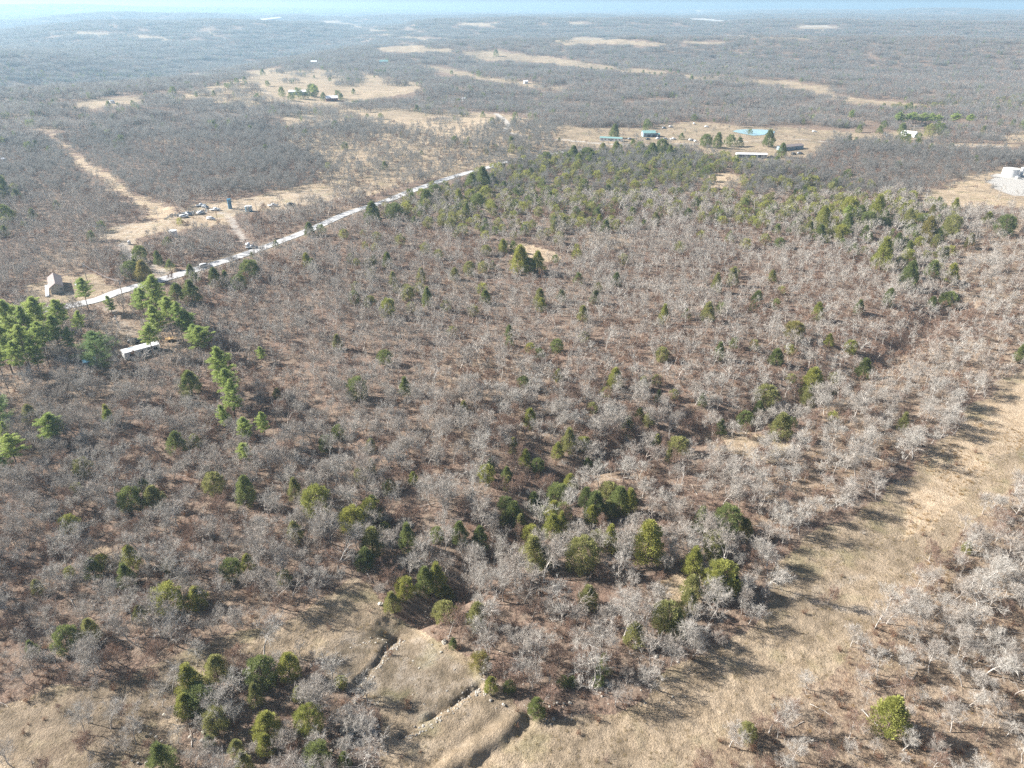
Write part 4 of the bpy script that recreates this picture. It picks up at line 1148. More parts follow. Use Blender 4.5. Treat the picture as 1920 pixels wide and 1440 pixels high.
# road traffic and the junk yard
car('car', 'white car driving along the grey road', 'car', 385, 501, .55, 'white')
car('parked_car', 'white car waiting where the pad track joins the road', 'car', 465, 461, 1.9, 'white')
car('parked_car', 'grey pickup waiting at the mouth of the pad track', 'pickup', 473, 466, .2, 'grey_car', True)
JUNK = [(377, 387, 'white', 1, 'white pickup with raised nose, top of the junk yard'), (385, 390, 'grey_car', 0, 'grey car second down in the junk yard row'), (404, 395, 'white', 1, 'white pickup in the junk yard below the parked white car'),
        (377, 401, 'white', 0, 'white car below the junk yard row'), (396, 412, 'white', 0, 'white car at the lower edge of the junk yard'), (345, 408, 'white', 0, 'white car beside the scrap heap'), (352, 403, 'grey_car', 1, 'grey pickup beside the scrap heap'), (512, 387, 'white', 1, 'white pickup alone on the tan pad'), (545, 385, 'black_car', 0, 'dark car alone at the far end of the tan pad')]
for k, (px, py, c, pk, lab) in enumerate(JUNK):
    car('junk_car', lab, 'pickup' if pk else 'car', px, py, [.4, -.6, .1, 1.2, -.2][k % 5], c, bool(pk))
# the homes by the pond
t, L, D, H_ = building('mobile_home', 'long white mobile home with pale green roof beside the round cedar', 'mobile home', (1124, 264), (1166, 266), 5, 2.5, .8, 'white_wall', 'green_roof', windows=[(1.5 + 3.1 * k, 1.0, 1.2, .9) for k in range(6)], doors=[(9.6, .9)], over=.15)
building('workshop', 'blue grey workshop with teal metal roof', 'workshop', (1206, 257), (1229, 257), 10, 3.4, 1.6, 'blue_wall', 'green_roof', windows=[(1.2, 1.2, 1.2, 1)], doors=[(4, 2.6), (8.2, 2.6)])
building('shed', 'low lean-to at the end of the teal roofed workshop', 'shed', (1230, 257), (1237, 257), 6, 2.4, .6, 'dark', 'green_roof', doors=[(.6, 1.2)])
t, L, D, H_ = building('mobile_home', 'long white roofed dark sided mobile home facing the cedar wood', 'mobile home', (1381, 296), (1438, 297), 5.2, 2.7, .7, 'white_wall', 'white_roof', over=.2)
part('cladding', MB().box(.6, L * .66, -.05, -.003, .55, 2.25).box(L * .69, L - .5, -.05, -.003, .55, 2.25).mesh('cladding', M['dark']), t)
for x in (L * .28, L * .42, L * .55, L * .86):
    f = part('window', MB().box(x - .7, x + .7, -.10, -.052, 1.0, 2.0).mesh('window_frame', M['white']), t)
    part('pane', MB().box(x - .55, x + .55, -.13, -.102, 1.12, 1.88).mesh('pane', M['glass']), f)
d_ = part('door', MB().box(L * .665, L * .685 + .25, -.06, -.002, .3, 2.3).mesh('door_leaf', M['white']), t)
building('house', 'dark house with brown roof in the bare trees by the pond', 'house', (1468, 283), (1506, 279), 7, 2.7, 1.1, 'blue_wall', 'brown_roof', windows=[(1.5 + 2.6 * k, .9, 1.3, 1.1) for k in range(5)], doors=[(14.2, .9)])
building('house', 'house with broad white roof next to the tall pale pole', 'house', (1688, 255), (1714, 258), 8, 2.6, 1.9, 'white_wall', 'white_roof', windows=[(3, 1, 1.2, 1), (7, 1, 1.2, 1)])
car('parked_truck', 'black pickup parked at the end of the dark sided home', 'pickup', 1446, 296, .1, 'black_car', True)
YARD = [(1296, 264, 'white', 'white car near the row of dark cedars'), (1303, 266, 'white', 'second white car beside the row of dark cedars'), (1248, 262, 'grey_car', 'grey car beside the teal roofed workshop'), (1234, 261, 'white', 'white car at the door of the teal roofed workshop'), (1262, 262, 'white', 'white pickup in the yard right of the workshop'),
        (1301, 233, 'white', 'white car at the far edge of the pond homes'), (1325, 239, 'white', 'white van between the far edge and the pond'), (1245, 241, 'grey_car', 'grey car behind the teal roofed workshop'), (1258, 239, 'white', 'white car behind the workshop yard'), (1346, 256, 'white', 'white car half way between the workshop and the pond'), (1527, 248, 'white', 'white car parked beyond the brown roofed house'), (1488, 290, 'black_car', 'black car below the brown roofed house'), (1500, 289, 'grey_car', 'grey car below the brown roofed house'), (1658, 252, 'black_car', 'black car beside the white roofed house'), (1664, 256, 'white', 'white car beside the white roofed house'), (1215, 262, 'black_car', 'black car before the teal roofed workshop'), (1182, 262, 'grey_car', 'grey car by the green roofed mobile home')]
for k, (px, py, c, lab) in enumerate(YARD):
    car('parked_car', lab, 'pickup' if 'pickup' in lab else 'car', px, py, [.1, 1.4, -.4, .7][k % 4], c, 'pickup' in lab)
# far homesteads
building('barn', 'dark red barn with white roof beside paired cedars', 'barn', (612, 190), (634, 190), 12, 3.2, 2.2, 'red_wall', 'white_roof', doors=[(6, 3)])
building('house', 'low pale house between cedars on the tan field', 'house', (541, 177), (575, 179), 10, 2.8, 1.6, 'blue_wall', 'white_roof', windows=[(2 + 4 * k, 1, 1.4, 1.1) for k in range(4)])
building('house', 'small pale blue house far off above the tan fields', 'house', (583, 120), (594, 120), 9, 3.5, 2.2, 'blue_wall', 'white_roof', windows=[(3, 1, 2, 1.2)])
building('barn', 'blue green barn far off beside the tan strip', 'barn', (712, 121), (728, 121), 12, 4, 3, 'blue_wall', 'green_roof')
building('shed', 'tiny white shed on the far pale strip', 'shed', (983, 157), (990, 157), 6, 3, 1.5, 'white_wall', 'white_roof')
building('shed', 'tiny white shed among the bare trees before the bend of the track', 'shed', (868, 190), (873, 190), 5, 3, 1.2, 'white_wall', 'white_roof')
building('barn', 'long white barn far away on the ridge field', 'barn', (494, 41), (530, 41), 30, 6, 4, 'white_wall', 'white_roof')
building('shed', 'small white shed at the edge of the wood left of the pipeline strip', 'shed', (4, 306), (12, 305), 4, 2.4, .7, 'white_wall', 'white_roof')
# scrap heap
sb = MB(); R_ = random.Random(5)
sx, sy, sz = at(350, 401)
for k in range(150):
    u = R_.uniform(-9, 9); v = R_.uniform(-4, 4) + u * .55
    z = hm(sx + u, sy + v); s = R_.uniform(.15, .8)
    sb.cyl((u, v, z - sz - .1), (u + R_.uniform(-1, 1), v + R_.uniform(-1, 1), z - sz + R_.uniform(.2, 1.0)), s * .5, s * .35, 5)
top('scrap_debris', sb.mesh('scrap', plain('scrap_metal', (.30, .29, .27), .7, var=.5, scale=1)), (sx, sy, sz), label='heap of pale scrap metal at the edge of the junk yard', cat='scrap', kind='stuff')

# stones
def stone_mesh(seed, mat):
    import bmesh
    bm = bmesh.new(); bmesh.ops.create_icosphere(bm, subdivisions=2, radius=1)
    R = random.Random(seed); off = R.uniform(0, 99)
    for v in bm.verts:
        n = float(vnoise(np.array([v.co.x * 1.3 + off]), np.array([v.co.y * 1.3 + v.co.z * 1.9 + off]), seed)[0])
        v.co *= 1 + .55 * n
        v.co.z *= .62; v.co.x *= 1.2
        v.co.z = round(v.co.z * 3.2) / 3.2 * .6 + v.co.z * .4
    me = bpy.data.meshes.new('stone'); bm.to_mesh(me); bm.free(); me.materials.append(M[mat]); return me
STONES = [stone_mesh(k, 'stone' if k % 3 else 'pale_stone') for k in range(6)]
C_STONE = source_collection('stones', STONES)
BOULD = [('sandstone boulder', 665, 1368, 1.15), ('sandstone boulder', 680, 1352, .9), ('sandstone boulder', 696, 1372, 1.0), ('sandstone boulder', 655, 1382, .95), ('sandstone boulder', 673, 1392, .85), ('sandstone boulder', 703, 1352, .7), ('pale slab', 490, 1246, 1.1), ('pale slab', 481, 1252, .7), ('sandstone boulder', 1125, 1290, .9), ('sandstone boulder', 1140, 1284, .8), ('sandstone boulder', 1113, 1282, .7), ('pale slab', 833, 1205, .8), ('pale slab', 714, 1133, .7), ('pale slab', 1256, 1215, 1.1)]
ORD = ['first', 'second', 'third', 'fourth', 'fifth', 'sixth', 'seventh', 'eighth', 'ninth', 'tenth', 'eleventh', 'twelfth', 'thirteenth', 'fourteenth', 'fifteenth', 'sixteenth', 'seventeenth', 'eighteenth', 'nineteenth', 'twentieth']
BL = ['big grey sandstone boulder at the middle of the lower rock pile', 'grey boulder at the top of the lower rock pile', 'grey boulder on the field side of the lower rock pile', 'grey boulder on the tree side of the lower rock pile', 'lowest grey boulder of the lower rock pile', 'small grey boulder at the upper field side of the lower rock pile', 'large pale slab at the edge of the cedar island', 'small pale slab next to the large one by the cedar island', 'largest boulder of the rock pile at the wood corner', 'boulder at the field side of the wood corner rock pile', 'boulder at the tree side of the wood corner rock pile', 'dark topped stone alone on the stony shelf', 'small squared stone on the slope above the stone ledge', 'pale slab under bare oaks at the foot of the lane cedars']
for k, (_, px, py, s) in enumerate(BOULD):
    x, y, z = at(px, py)
    o = top('boulder', STONES[k % 6 if _[0] == 's' else 3], (x, y, z + s * .25), k * 1.3, label=BL[k], cat='boulder', group='sandstone boulders')
    s *= .68; o.scale = (s, s, s); o.location.z -= s * .15
RUB = []; R_ = np.random.RandomState(3)
def stones_at(cx, cy, n, rad, smin, smax):
    for _ in range(n):
        a = R_.rand() * 6.28; r = rad * math.sqrt(R_.rand()); s = R_.uniform(smin, smax)
        x, y = cx + r * math.cos(a), cy + r * math.sin(a) * .7
        RUB.append((x, y, hm(x, y) + s * .2 + max(0, (1 - r / rad)) * .5 * rad / 4, s))
for px, py, n, rad in [(675, 1370, 110, 3.2), (1127, 1286, 60, 2.0), (300, 1380, 30, 8), (1040, 1335, 20, 4), (550, 1430, 30, 7), (490, 1250, 16, 2.2), (1260, 1212, 30, 3)]:
    x, y = hit(px, py); stones_at(x, y, n, rad, .06, .28)
for L, n in ((TERR[0], 130), (TERR[1], 120), (TERR[2], 30)):
    for _ in range(n):
        i = R_.randint(len(L) - 1); t = R_.rand(); x = L[i][0] * (1 - t) + L[i + 1][0] * t + R_.normal(0, .7) + .9; y = L[i][1] * (1 - t) + L[i + 1][1] * t + R_.normal(0, .5) - .5
        s = R_.uniform(.05, .20); RUB.append((x, y, hm(x, y) + s * .1, s))
for _ in range(260):      # outcrops scattered through the wood near the shelves
    px, py = R_.uniform(760, 1300), R_.uniform(1090, 1330)
    x, y = hit(px, py); s = abs(R_.normal(0, .10)) + .05; RUB.append((x, y, hm(x, y) + s * .15, s))
RUB = np.array(RUB)
scatter('rubble', RUB[:, :3], R_.rand(len(RUB)) * 6.28, RUB[:, 3], R_.randint(0, 6, len(RUB)), C_STONE, label='loose pale sandstone rubble along the ledges and in the rock piles', cat='rubble')
LOGS = []
for k in range(5):
    R5 = random.Random(60 + k); lg = MB(); p = Vector((-1.6, 0, .10)); r = R5.uniform(.04, .085)
    for j in range(5):
        q = p + Vector((.7, R5.uniform(-.14, .14), R5.uniform(-.02, .05))); lg.cyl(p, q, r, r * .82, 6, j in (0, 4)); p = q; r *= .82
        if j in (2, 3): lg.cyl(p, p + Vector((.5, R5.choice((-.6, .6)), .3)), r * .5, .01, 4)
    LOGS.append(lg.mesh('log', M_BARK))
C_LOG = source_collection('logs', LOGS)
lx, ly = jgrid(9, 300, 77); lt, _, _, _ = cover(lx, ly, HM(lx, ly)); mk = (R_.rand(len(lx)) < .75) & (lt > .35)
lx, ly = lx[mk], ly[mk]
scatter('deadfall', np.stack([lx, ly, HM(lx, ly)], 1), R_.rand(len(lx)) * 6.28, R_.uniform(.6, 1.5, len(lx)), R_.randint(0, 5, len(lx)), C_LOG, label='fallen grey branches lying on the leaf litter', cat='deadwood')
fl = MB(); fl.cyl((0, 0, .3), (6.5, 1.2, .35), .2, .1, 7)
x, y, z = at(-4, 706); top('fallen_log', fl.mesh('fallen_log', M_BARK), (x, y, z), label='pale fallen log on the shaded ground below the pine grove', cat='log')
#@@PART4

# ------------------------------------------------------------------ labels: a thing is counted out from a landmark towards another
LAND = [('lower rock pile', 678, 1370), ('cedar island slab', 490, 1246), ('corner rock pile', 1127, 1286), ('lone lane cedar', 1663, 1342), ('bright edge cedar', 1350, 1080),
 ('tall cone cedar', 1213, 1022), ('stone ledge top', 745, 1166), ('curved shelf end', 905, 1288), ('creek cedar clump', 1050, 950), ('dark creek bend', 800, 1095), ('amber opening', 1280, 1105),
 ('orange grass tuft', 1715, 940), ('grass lane top', 1860, 760), ('bronze cedar', 1487, 617), ('paired gully cedars', 1461, 800), ('mobile home', 270, 660), ('last pine', 462, 845), ('dark conical cedar', 360, 716),
 ('grey road bend', 150, 572), ('twin slope cedars', 270, 933), ('bank cedars', 345, 1118), ('straw slope', 150, 1290), ('tan house', 108, 545), ('blue tank', 467, 392), ('straw well pad', 280, 440), ('orange glade', 1000, 478),
 ('dark sided home', 1410, 290), ('teal workshop', 1220, 250), ('great white tank', 1895, 325), ('pond', 1410, 248), ('red barn', 622, 186), ('track bend', 950, 235), ('small upper glade', 1360, 340), ('lane foot', 1300, 1400), ('bottom field', 900, 1420), ('hillside corner', 20, 1000), ('sunny slope wood', 1850, 1150), ('lone dark cedar', 802, 562), ('grey oak thicket', 1000, 700), ('russet thicket', 1300, 560)]
def count_labels(items, kindword):
    """items: list of (px, py, look) -> unique label for each, counted from a landmark towards another"""
    groups = {}
    for k, (px, py, look) in enumerate(items):
        ds = [math.hypot(px - a, (py - b) * 1.4) for _, a, b in LAND]; A = int(np.argmin(ds))
        ax, ay = LAND[A][1:]; th = math.atan2(py - ay, px - ax)
        best, bi = 9, None
        for j, (_, bx, by) in enumerate(LAND):
            if j == A: continue
            dd = abs((math.atan2(by - ay, bx - ax) - th + math.pi) % (2 * math.pi) - math.pi) + math.hypot(bx - ax, by - ay) / 4000
            if dd < best: best, bi = dd, j
        groups.setdefault((look, A, bi), []).append((ds[A], k))
    out = [None] * len(items)
    for (look, A, B), L in groups.items():
        L.sort()
        for r, (_, k) in enumerate(L):
            out[k] = ('%s, %s from the %s toward the %s' % (look + ' ' + kindword, ORD[min(r, 19)], LAND[A][0], LAND[B][0])) + (' end' if r > 19 else '')
    return out

# ------------------------------------------------------------------ plant the cedars
def px_of(x, y):
    a, b, d = project(np.array(x, float), np.array(y, float), np.array(hm(x, y))); return float(a), float(b), float(d)
cedinfo = []
for c in cedars:
    a, b, d = px_of(c[0], c[1]); vis = (-40 < a < 1960) and (20 < b < 1480)
    cedinfo.append((c[2] / d if vis else 0, a, b, d, c))
cedinfo.sort(key=lambda r: -r[0])
ind = [r for r in cedinfo if r[0] > 0][:300]; rest = [r for r in cedinfo if r not in ind] if len(cedinfo) > 300 else []
idset = set(id(r) for r in ind); rest = [r for r in cedinfo if id(r) not in idset]
looks = []
for s, a, b, d, c in ind:
    size = 'large' if c[2] > 5.2 else 'small' if c[2] < 3.0 else 'middling'
    looks.append((a, b, size + ' ' + c[3]))
labs = count_labels(looks, 'cedar')
for (s, a, b, d, c), lab in zip(ind, labs):
    x, y, W, tone, shp = c
    k = W / 4.5; kz = k * RNG.uniform(.92, 1.22)
    t = empty('cedar_tree', (x, y, hm(x, y) - .05), RNG.rand() * 6.28, lab, 'cedar tree', 'cedars in the oak woods', (k, k, kz))
    w_, c_ = CEDM[tone, shp]
    part('trunk', w_, t); part('crown', c_, t)
    BLOCK.append((x, y, W * .42))
    if d < 260: R0 = math.hypot(x, y); BLOCK.append((x - x / R0 * W * .45, y - y / R0 * W * .45, W * .42))
lodc = []
for i, tone in enumerate((Dg, Dg, Yg, Ol)):
    w_, c_ = grow_cedar(350 + i, n=1300, lod=1, shape=(0, 2, 2, 2)[i]); lodc.append(merge([(w_, 0), (c_, 1)], 'cedar_far', [M_PBARK, TONES[tone]]))
C_CED = source_collection('cedars', lodc)
pick = {Dg: (0, 1), Yg: (2, 2), Ol: (3, 3), Br: (3, 3)}
P = np.array([(r[4][0], r[4][1], hm(r[4][0], r[4][1]) - .05) for r in rest])
scatter('cedar_woods', P, RNG.rand(len(P)) * 6.28, np.array([r[4][2] / 4.5 for r in rest]), [pick[r[4][3]][RNG.randint(2)] for r in rest], C_CED, label='the smaller and more distant dark cedars dotted through the bare woods', cat='cedars')

# pines
looks = []
for x, y, h, w, k in pines:
    a, b, d = px_of(x, y); looks.append((a, b, ('broad green' if k == 5 else 'tall bright green' if h > 11 else 'short bright green')))
for (x, y, h, w, k), lab in zip(pines, count_labels(looks, 'pine')):
    bh, bw = (11., 9.5) if k == 5 else (14., 6.5)
    t = empty('pine_tree', (x, y, hm(x, y) - .05), RNG.rand() * 6.28, lab, 'pine tree', 'pines near the road and the mobile home', (w / bw, w / bw, h / bh))
    part('trunk', PINES[k][0], t); part('crown', PINES[k][1], t)
    BLOCK.append((x, y, 1.2))

# ------------------------------------------------------------------ plant the oaks
BLK = np.array(BLOCK)
def block_clear(X, Y):
    ok = np.ones(X.shape, bool)
    for bx, by, r in BLK: ok &= (X - bx) ** 2 + (Y - by) ** 2 > r * r
    return ok
def sight_clear(X, Y):
    """keep the near sides of the pond, homes and tanks open, as on the photograph"""
    ok = np.ones(X.shape, bool)
    px, py, _ = project(X, Y, HM(X, Y))
    for x0, x1, y0, y1 in [(1376, 1442, 284, 303), (1370, 1440, 240, 258), (1120, 1170, 255, 270), (1200, 1240, 246, 264), (425, 480, 385, 402), (317, 336, 432, 448), (1875, 1930, 315, 338), (1468, 1500, 270, 286), (1685, 1716, 246, 268), (1785, 1925, 272, 284), (608, 636, 182, 192)]:
        ok &= ~((px > x0) & (px < x1) & (py > y0) & (py < y1))
    return ok
X, Y = jgrid(2.95, 760, 11)
Z = HM(X, Y)
tr, gr, ba, wa = cover(X, Y, Z, .7)
cl = fbm(X / 16, Y / 16, 101, 3)
dcr, _ = seg_dist(X, Y, CREEK)
apx, apy, _ = project(X, Y, Z)
for Pq in (THICK[0][0], THICK[2][0]): tr = np.where(inpoly(apx, apy, np.array(Pq, float)), tr * .68, tr)
for Pq in (THICK[1][0], THICK[3][0], THICK[5][0]): tr = np.where(inpoly(apx, apy, np.array(Pq, float)), tr * .85, tr)
keep = RNG.rand(len(X)) < np.clip(tr * (.88 + .5 * cl), 0, 1)
keep &= ~(hides_road(X, Y) & (RNG.rand(len(X)) < .97))
keep &= road_clear(X, Y) & block_clear(X, Y) & sight_clear(X, Y)
X, Y, Z = X[keep], Y[keep], Z[keep]
a, b, d = project(X, Y, Z)
mx_, my_, _ = project(X, Y, Z + 4.5)
front = (b < 560) & (RNG.rand(len(X)) < np.clip((.30 - open_behind(mx_, my_)) / .3, 0, 1) * .8)
X, Y, Z, a, b, d = (q[~front] for q in (X, Y, Z, a, b, d)); kk = np.where(keep)[0][~front]; keep = np.zeros(len(keep), bool); keep[kk] = True
rusty = (RNG.rand(len(X)) < np.clip(.27 + .50 * fbm(X / 38, Y / 38, 103, 3) + .15 * (dcr[keep] < 12), .03, .7))
size = (.46 + .76 * RNG.rand(len(X)) ** 1.35) * np.where(rusty, .8, 1.0) * np.clip(.95 + .35 * fbm(X / 60, Y / 60, 107, 2), .7, 1.25)
size = np.where(b < 420, size * 1.05, size)
vis = (a > 0) & (a < 1920) & (b < 1440) & (b > 0)
score = np.where(vis, size / d, 0)
oi = np.where(~rusty)[0]; ri = np.where(rusty)[0]
near_o = oi[np.argsort(-score[oi])[:300]]; near_r = ri[np.argsort(-score[ri])[:160]]
var = RNG.randint(0, 7, len(X)); var = np.where(RNG.rand(len(X)) < .04, 7, var)
for name, sel, proto, kw, cat, grp in (('bare_oak', near_o, OAKS, 'bare oak', 'oak tree', 'bare grey oaks of the near woods'), ('leafy_oak', near_r, RUSTY, 'scrub oak', 'oak tree', 'rusty brown scrub oaks of the near woods')):
    looks = []
    for i in sel:
        s = size[i]
        sz = 'tall' if s > .98 else 'small' if s < .72 else 'middling'
        looks.append((float(a[i]), float(b[i]), sz + (' rusty' if name == 'leafy_oak' else ' snaggy' if var[i] == 7 else ' grey')))
    for i, lab in zip(sel, count_labels(looks, kw)):
        v = var[i] if name == 'bare_oak' else var[i] % 4
        s = float(size[i])
        t = empty(name, (float(X[i]), float(Y[i]), float(Z[i])), RNG.rand() * 6.28, lab, cat, grp, (s, s, s * RNG.uniform(.9, 1.15)))
        t.rotation_euler[0] = RNG.normal(0, .06); t.rotation_euler[1] = RNG.normal(0, .06)
        part('trunk', proto[v][0], t); part('crown', proto[v][1], t)
used = np.zeros(len(X), bool); used[near_o] = True; used[near_r] = True
# lighter trees for the middle distance
l1 = []
for i in range(6):
    w_, c_ = grow_oak(130 + i, h=6.8 + (i % 3) * .5, spread=1.1, lod=1); l1.append(merge([(w_, 0), (c_, 1)], 'oak_mid', [M_BARK, M_TWIG]))
for i in range(3):
    w_, c_ = grow_oak(230 + i, h=5.8, spread=1.1, lod=1, leaves=300); l1.append(merge([(w_, 0), (c_, 1)], 'rusty_mid', [M_BARK, M_TWIG_RED, M_RUSSET]))
l2 = []
for i in range(4):
    w_, c_ = grow_oak(150 + i, h=7.2, spread=1.1, lod=2); l2.append(merge([(w_, 0), (c_, 1)], 'oak_far', [M_TWIG_FAR, M_TWIG_FAR]))
for i in range(2):
    w_, c_ = grow_oak(250 + i, h=6.2, spread=1.1, lod=2, leaves=130); l2.append(merge([(w_, 0), (c_, 1)], 'rusty_far', [M_BARK, M_TWIG_RED, M_RUSSET]))
C_OAK = source_collection('oaks', [o[2] for o in OAKS] + [r[2] for r in RUSTY] + l1 + l2)     # 0-7, 8-11, 12-17, 18-20, 21-24, 25-26
ii = np.where(~used)[0]
dd = d[ii]
r01 = RNG.rand(len(ii))
pk = np.where(rusty[ii], 8 + var[ii] % 4, var[ii])
mid = dd > 210
pk = np.where(mid, np.where(rusty[ii], 18 + var[ii] % 3, 12 + var[ii] % 6), pk)
fr = dd > 430
pk = np.where(fr, np.where(rusty[ii], 25 + var[ii] % 2, 21 + var[ii] % 4), pk)
sc = np.stack([size[ii], size[ii], size[ii] * RNG.uniform(.9, 1.15, len(ii))], 1)
scatter('oak_woods', np.stack([X[ii], Y[ii], Z[ii]], 1), RNG.rand(len(ii)) * 6.28, sc, pk, C_OAK, label='the rest of the bare winter oak woods reaching to the farms', cat='woods')
print('oaks', len(X), 'cedars', len(cedars), 'pines', len(pines))

# ------------------------------------------------------------------ brush, grass
def brush_mesh(seed, n, mats, mi):
    R = np.random.RandomState(seed); tm = TM()
    st = []
    for k in range(16):
        dr_ = unit(np.array([R.normal(0, .6), R.normal(0, .6), 1.])); L = R.uniform(.7, 1.5)
        tm.tube([(0, 0, -.1), dr_ * L * .5, dr_ * L + R.normal(0, .1, 3)], [.02, .014, .004], 3, 0); st.append(dr_ * L)
    st = np.array(st); k = R.randint(0, 16, n)
    p = st[k] * R.uniform(.35, 1.05, (n, 1)) + R.normal(0, .16, (n, 3)); p[:, 2] = np.abs(p[:, 2])
    a1 = unit(R.normal(0, 1, (n, 3))) * (.13 if mi else .28); b1 = unit(np.cross(a1, R.normal(0, 1, (n, 3)))) * (.10 if mi else .012)
    tm.cloud(p, a1, b1, mi)
    return tm.mesh('brush', mats)
def tuft_mesh(seed, n, mat, h=.55):
    R = np.random.RandomState(seed); tm = TM()
    a1 = R.rand(n) * 6.28; r = R.rand(n) ** .5 * .28
    p = np.stack([r * np.cos(a1), r * np.sin(a1), np.full(n, -.05)], 1)
    d1 = unit(np.stack([np.cos(a1) * .5 + R.normal(0, .25, n), np.sin(a1) * .5 + R.normal(0, .25, n), np.ones(n)], 1)) * h * R.uniform(.5, 1.2, (n, 1))
    tm.cloud(p, d1, unit(np.cross(d1, R.normal(0, 1, (n, 3)))) * .035, 0)
    return tm.mesh('tuft', [mat])
C_BR = source_collection('brush', [brush_mesh(1, 210, [M_TWIG_RED, M_RUSSET], 1), brush_mesh(2, 150, [M_TWIG_RED, M_RUSSET], 1), brush_mesh(3, 160, [M_TWIG, M_RUSSET], 0), brush_mesh(4, 200, [M_TWIG_RED, M_RUSSET], 0)])
C_TU = source_collection('tufts', [tuft_mesh(1, 46, M_STRAW), tuft_mesh(2, 34, M_STRAW, .4), tuft_mesh(3, 40, M_AMBER, .75)])
X2, Y2 = jgrid(2.1, 430, 21)
Z2 = HM(X2, Y2); tr2, gr2, ba2, wa2 = cover(X2, Y2, Z2, .7)
n_ = fbm(X2 / 9, Y2 / 9, 111, 3)
k = (RNG.rand(len(X2)) < np.clip(tr2 * (.42 + .8 * n_) + .035 * (gr2 > .5), 0, 1)) & road_clear(X2, Y2, .8) & block_clear(X2, Y2)
reddish = fbm(X2 / 30, Y2 / 30, 113, 3) + RNG.normal(0, .25, len(X2))
pk = np.where(reddish[k] > -.02, RNG.randint(0, 2, k.sum()), RNG.randint(2, 4, k.sum()))
scatter('undergrowth', np.stack([X2[k], Y2[k], Z2[k]], 1), RNG.rand(k.sum()) * 6.28, RNG.uniform(.45, 1.25, k.sum()), pk, C_BR, label='russet and grey undergrowth between the bare oaks', cat='undergrowth')
X3, Y3 = jgrid(.82, 215, 31)
Z3 = HM(X3, Y3); tr3, gr3, ba3, wa3 = cover(X3, Y3, Z3, .7)
n_ = fbm(X3 / 6, Y3 / 6, 121, 3)
k = (RNG.rand(len(X3)) < np.clip((gr3 - .25) * (.42 + 1.1 * n_) * (1 - np.clip(ba3 * 3.2, 0, .93)), 0, 1)) & block_clear(X3, Y3)
amb = (wa3[k] + .6 * fbm(X3[k] / 12, Y3[k] / 12, 123, 2)) > .74
scatter('dry_grass', np.stack([X3[k], Y3[k], Z3[k]], 1), RNG.rand(k.sum()) * 6.28, RNG.uniform(.35, 1.0, k.sum()) * np.where(amb, 1.1, .8), np.where(amb, 2, RNG.randint(0, 2, k.sum())), C_TU, label='tussocks of dry straw coloured grass on the lane and field', cat='grass')
print('brush', len(X2), 'tufts', int(k.sum()))

# ------------------------------------------------------------------ far woods as patches of many small crowns
def patch_mesh(seed, S, ntree, tw, big):
    R = np.random.RandomState(seed); tm = TM()
    for _ in range(ntree):
        cx, cy = R.uniform(-S / 2, S / 2, 2); h = R.uniform(5, 8.5); w = R.uniform(2.2, 3.4)
        ced = R.rand() < .035
        n = 34 if big else 60
        u = unit(R.normal(0, 1, (n, 3))) * (R.rand(n, 1) ** .45)
        if ced:
            p = np.array([cx, cy, h * .42]) + u * np.array([w * .62, w * .62, h * .42])
            a1 = unit(u + (0, 0, .6)) * tw * 1.0; b1 = unit(np.cross(a1, R.normal(0, 1, a1.shape))) * tw * .8
            tm.cloud(p, a1, b1, 1)
        else:
            red = R.rand() < .2
            p = np.array([cx, cy, h * .62]) + u * np.array([w, w, h * .36])
            a1 = unit(u + (0, 0, .7) + R.normal(0, .3, u.shape)) * tw * 1.5; b1 = unit(np.cross(a1, R.normal(0, 1, a1.shape))) * tw * (.20 if not red else .24)
            tm.cloud(p, a1, b1, 2 if red else 0)
            tm.tube([(cx, cy, -1.5), (cx, cy, h * .6)], [.16, .10], 3, 0)
    return tm.mesh('woods_patch', [M_TWIG_FAR, TONES[Dg], M_TWIG_RED])
C_FAR = source_collection('patches', [patch_mesh(k, 30, 40, 1.0, False) for k in range(4)] + [patch_mesh(10 + k, 60, 120, 1.7, True) for k in range(4)])
pts, pks = [], []
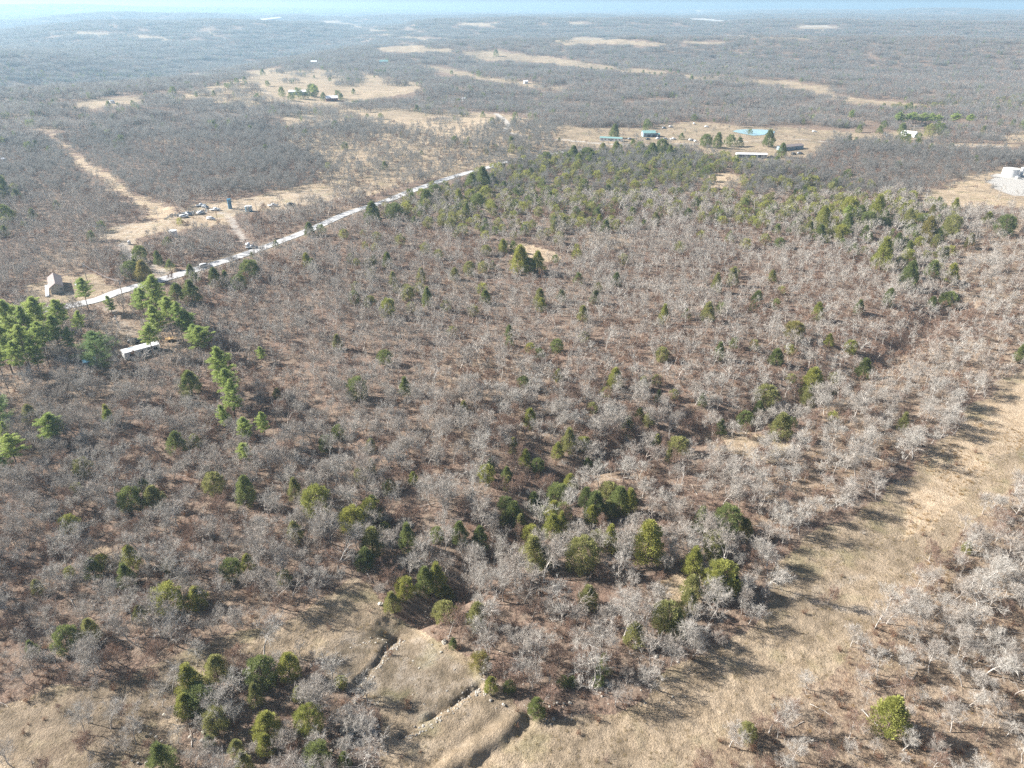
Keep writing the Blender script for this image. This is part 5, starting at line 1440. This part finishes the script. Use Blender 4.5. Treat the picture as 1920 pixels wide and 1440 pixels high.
for step, r0, r1, base in ((27, 735, 2300, 0), (56, 2280, 8200, 4)):
    X4, Y4 = jgrid(step, r1, 500 + base)
    R4 = np.hypot(X4, Y4); m = R4 > r0
    X4, Y4 = X4[m], Y4[m]; Z4 = HM(X4, Y4)
    t4, g4, b4, w4 = cover(X4, Y4, Z4)
    # also ask a little to each side so that field edges stay open
    for ox, oy in ((step * .22, 0), (-step * .22, 0)):
        tt, _, _, _ = cover(X4 + ox, Y4 + oy, HM(X4 + ox, Y4 + oy)); t4 = np.minimum(t4, tt)
    mx_, my_, _ = project(X4, Y4, Z4 + 5)
    ob_ = open_behind(mx_, my_); t4 = np.where(ob_ < .25, np.minimum(t4, ob_), t4)
    d4, _ = seg_dist(X4, Y4, TRACKS[0][0])
    m = (RNG.rand(len(X4)) < t4) & (d4 > 16)
    for bx, by, r in BLOCK:
        m &= np.hypot(X4 - bx, Y4 - by) > r + step * .55 if math.hypot(bx, by) > 500 else True
    pts.append(np.stack([X4[m], Y4[m], Z4[m]], 1)); pks.append(base + RNG.randint(0, 4, m.sum()))
pts = np.concatenate(pts); pks = np.concatenate(pks)
scatter('distant_woods', pts, RNG.rand(len(pts)) * 6.28, RNG.uniform(.9, 1.2, len(pts)), pks, C_FAR, label='bare woods rolling away to the hazy ridges', cat='woods')
print('patches', len(pts))

# ------------------------------------------------------------------ air
hz = MB().box(-27000, 27000, -4100, 28000, -420, 330)
hz.v = [(x, y, z) for x, y, z in hz.v]
zmin = float(GZ.min()) - 1.5; zmax = max(float(GZ.max()) + 25, CAMZ + 2)
hz = MB().box(gx[0] - 50, gx[-1] + 50, gy[0] - 50, gy[-1] + 50, zmin, zmax)
m_h = bpy.data.materials.new('haze'); m_h.use_nodes = True; nt = m_h.node_tree; nt.nodes.clear()
vo = nt.nodes.new('ShaderNodeVolumePrincipled'); vo.inputs['Color'].default_value = rgba(HAZE_COLOR); vo.inputs['Density'].default_value = HAZE_DENSITY; vo.inputs['Anisotropy'].default_value = HAZE_ANISO
ou = nt.nodes.new('ShaderNodeOutputMaterial'); nt.links.new(vo.outputs[0], ou.inputs['Volume'])
top('haze', hz.mesh('haze', m_h), kind='stuff', label='pale blue winter haze over the far country', cat='haze')
print('zrange', zmin, zmax)
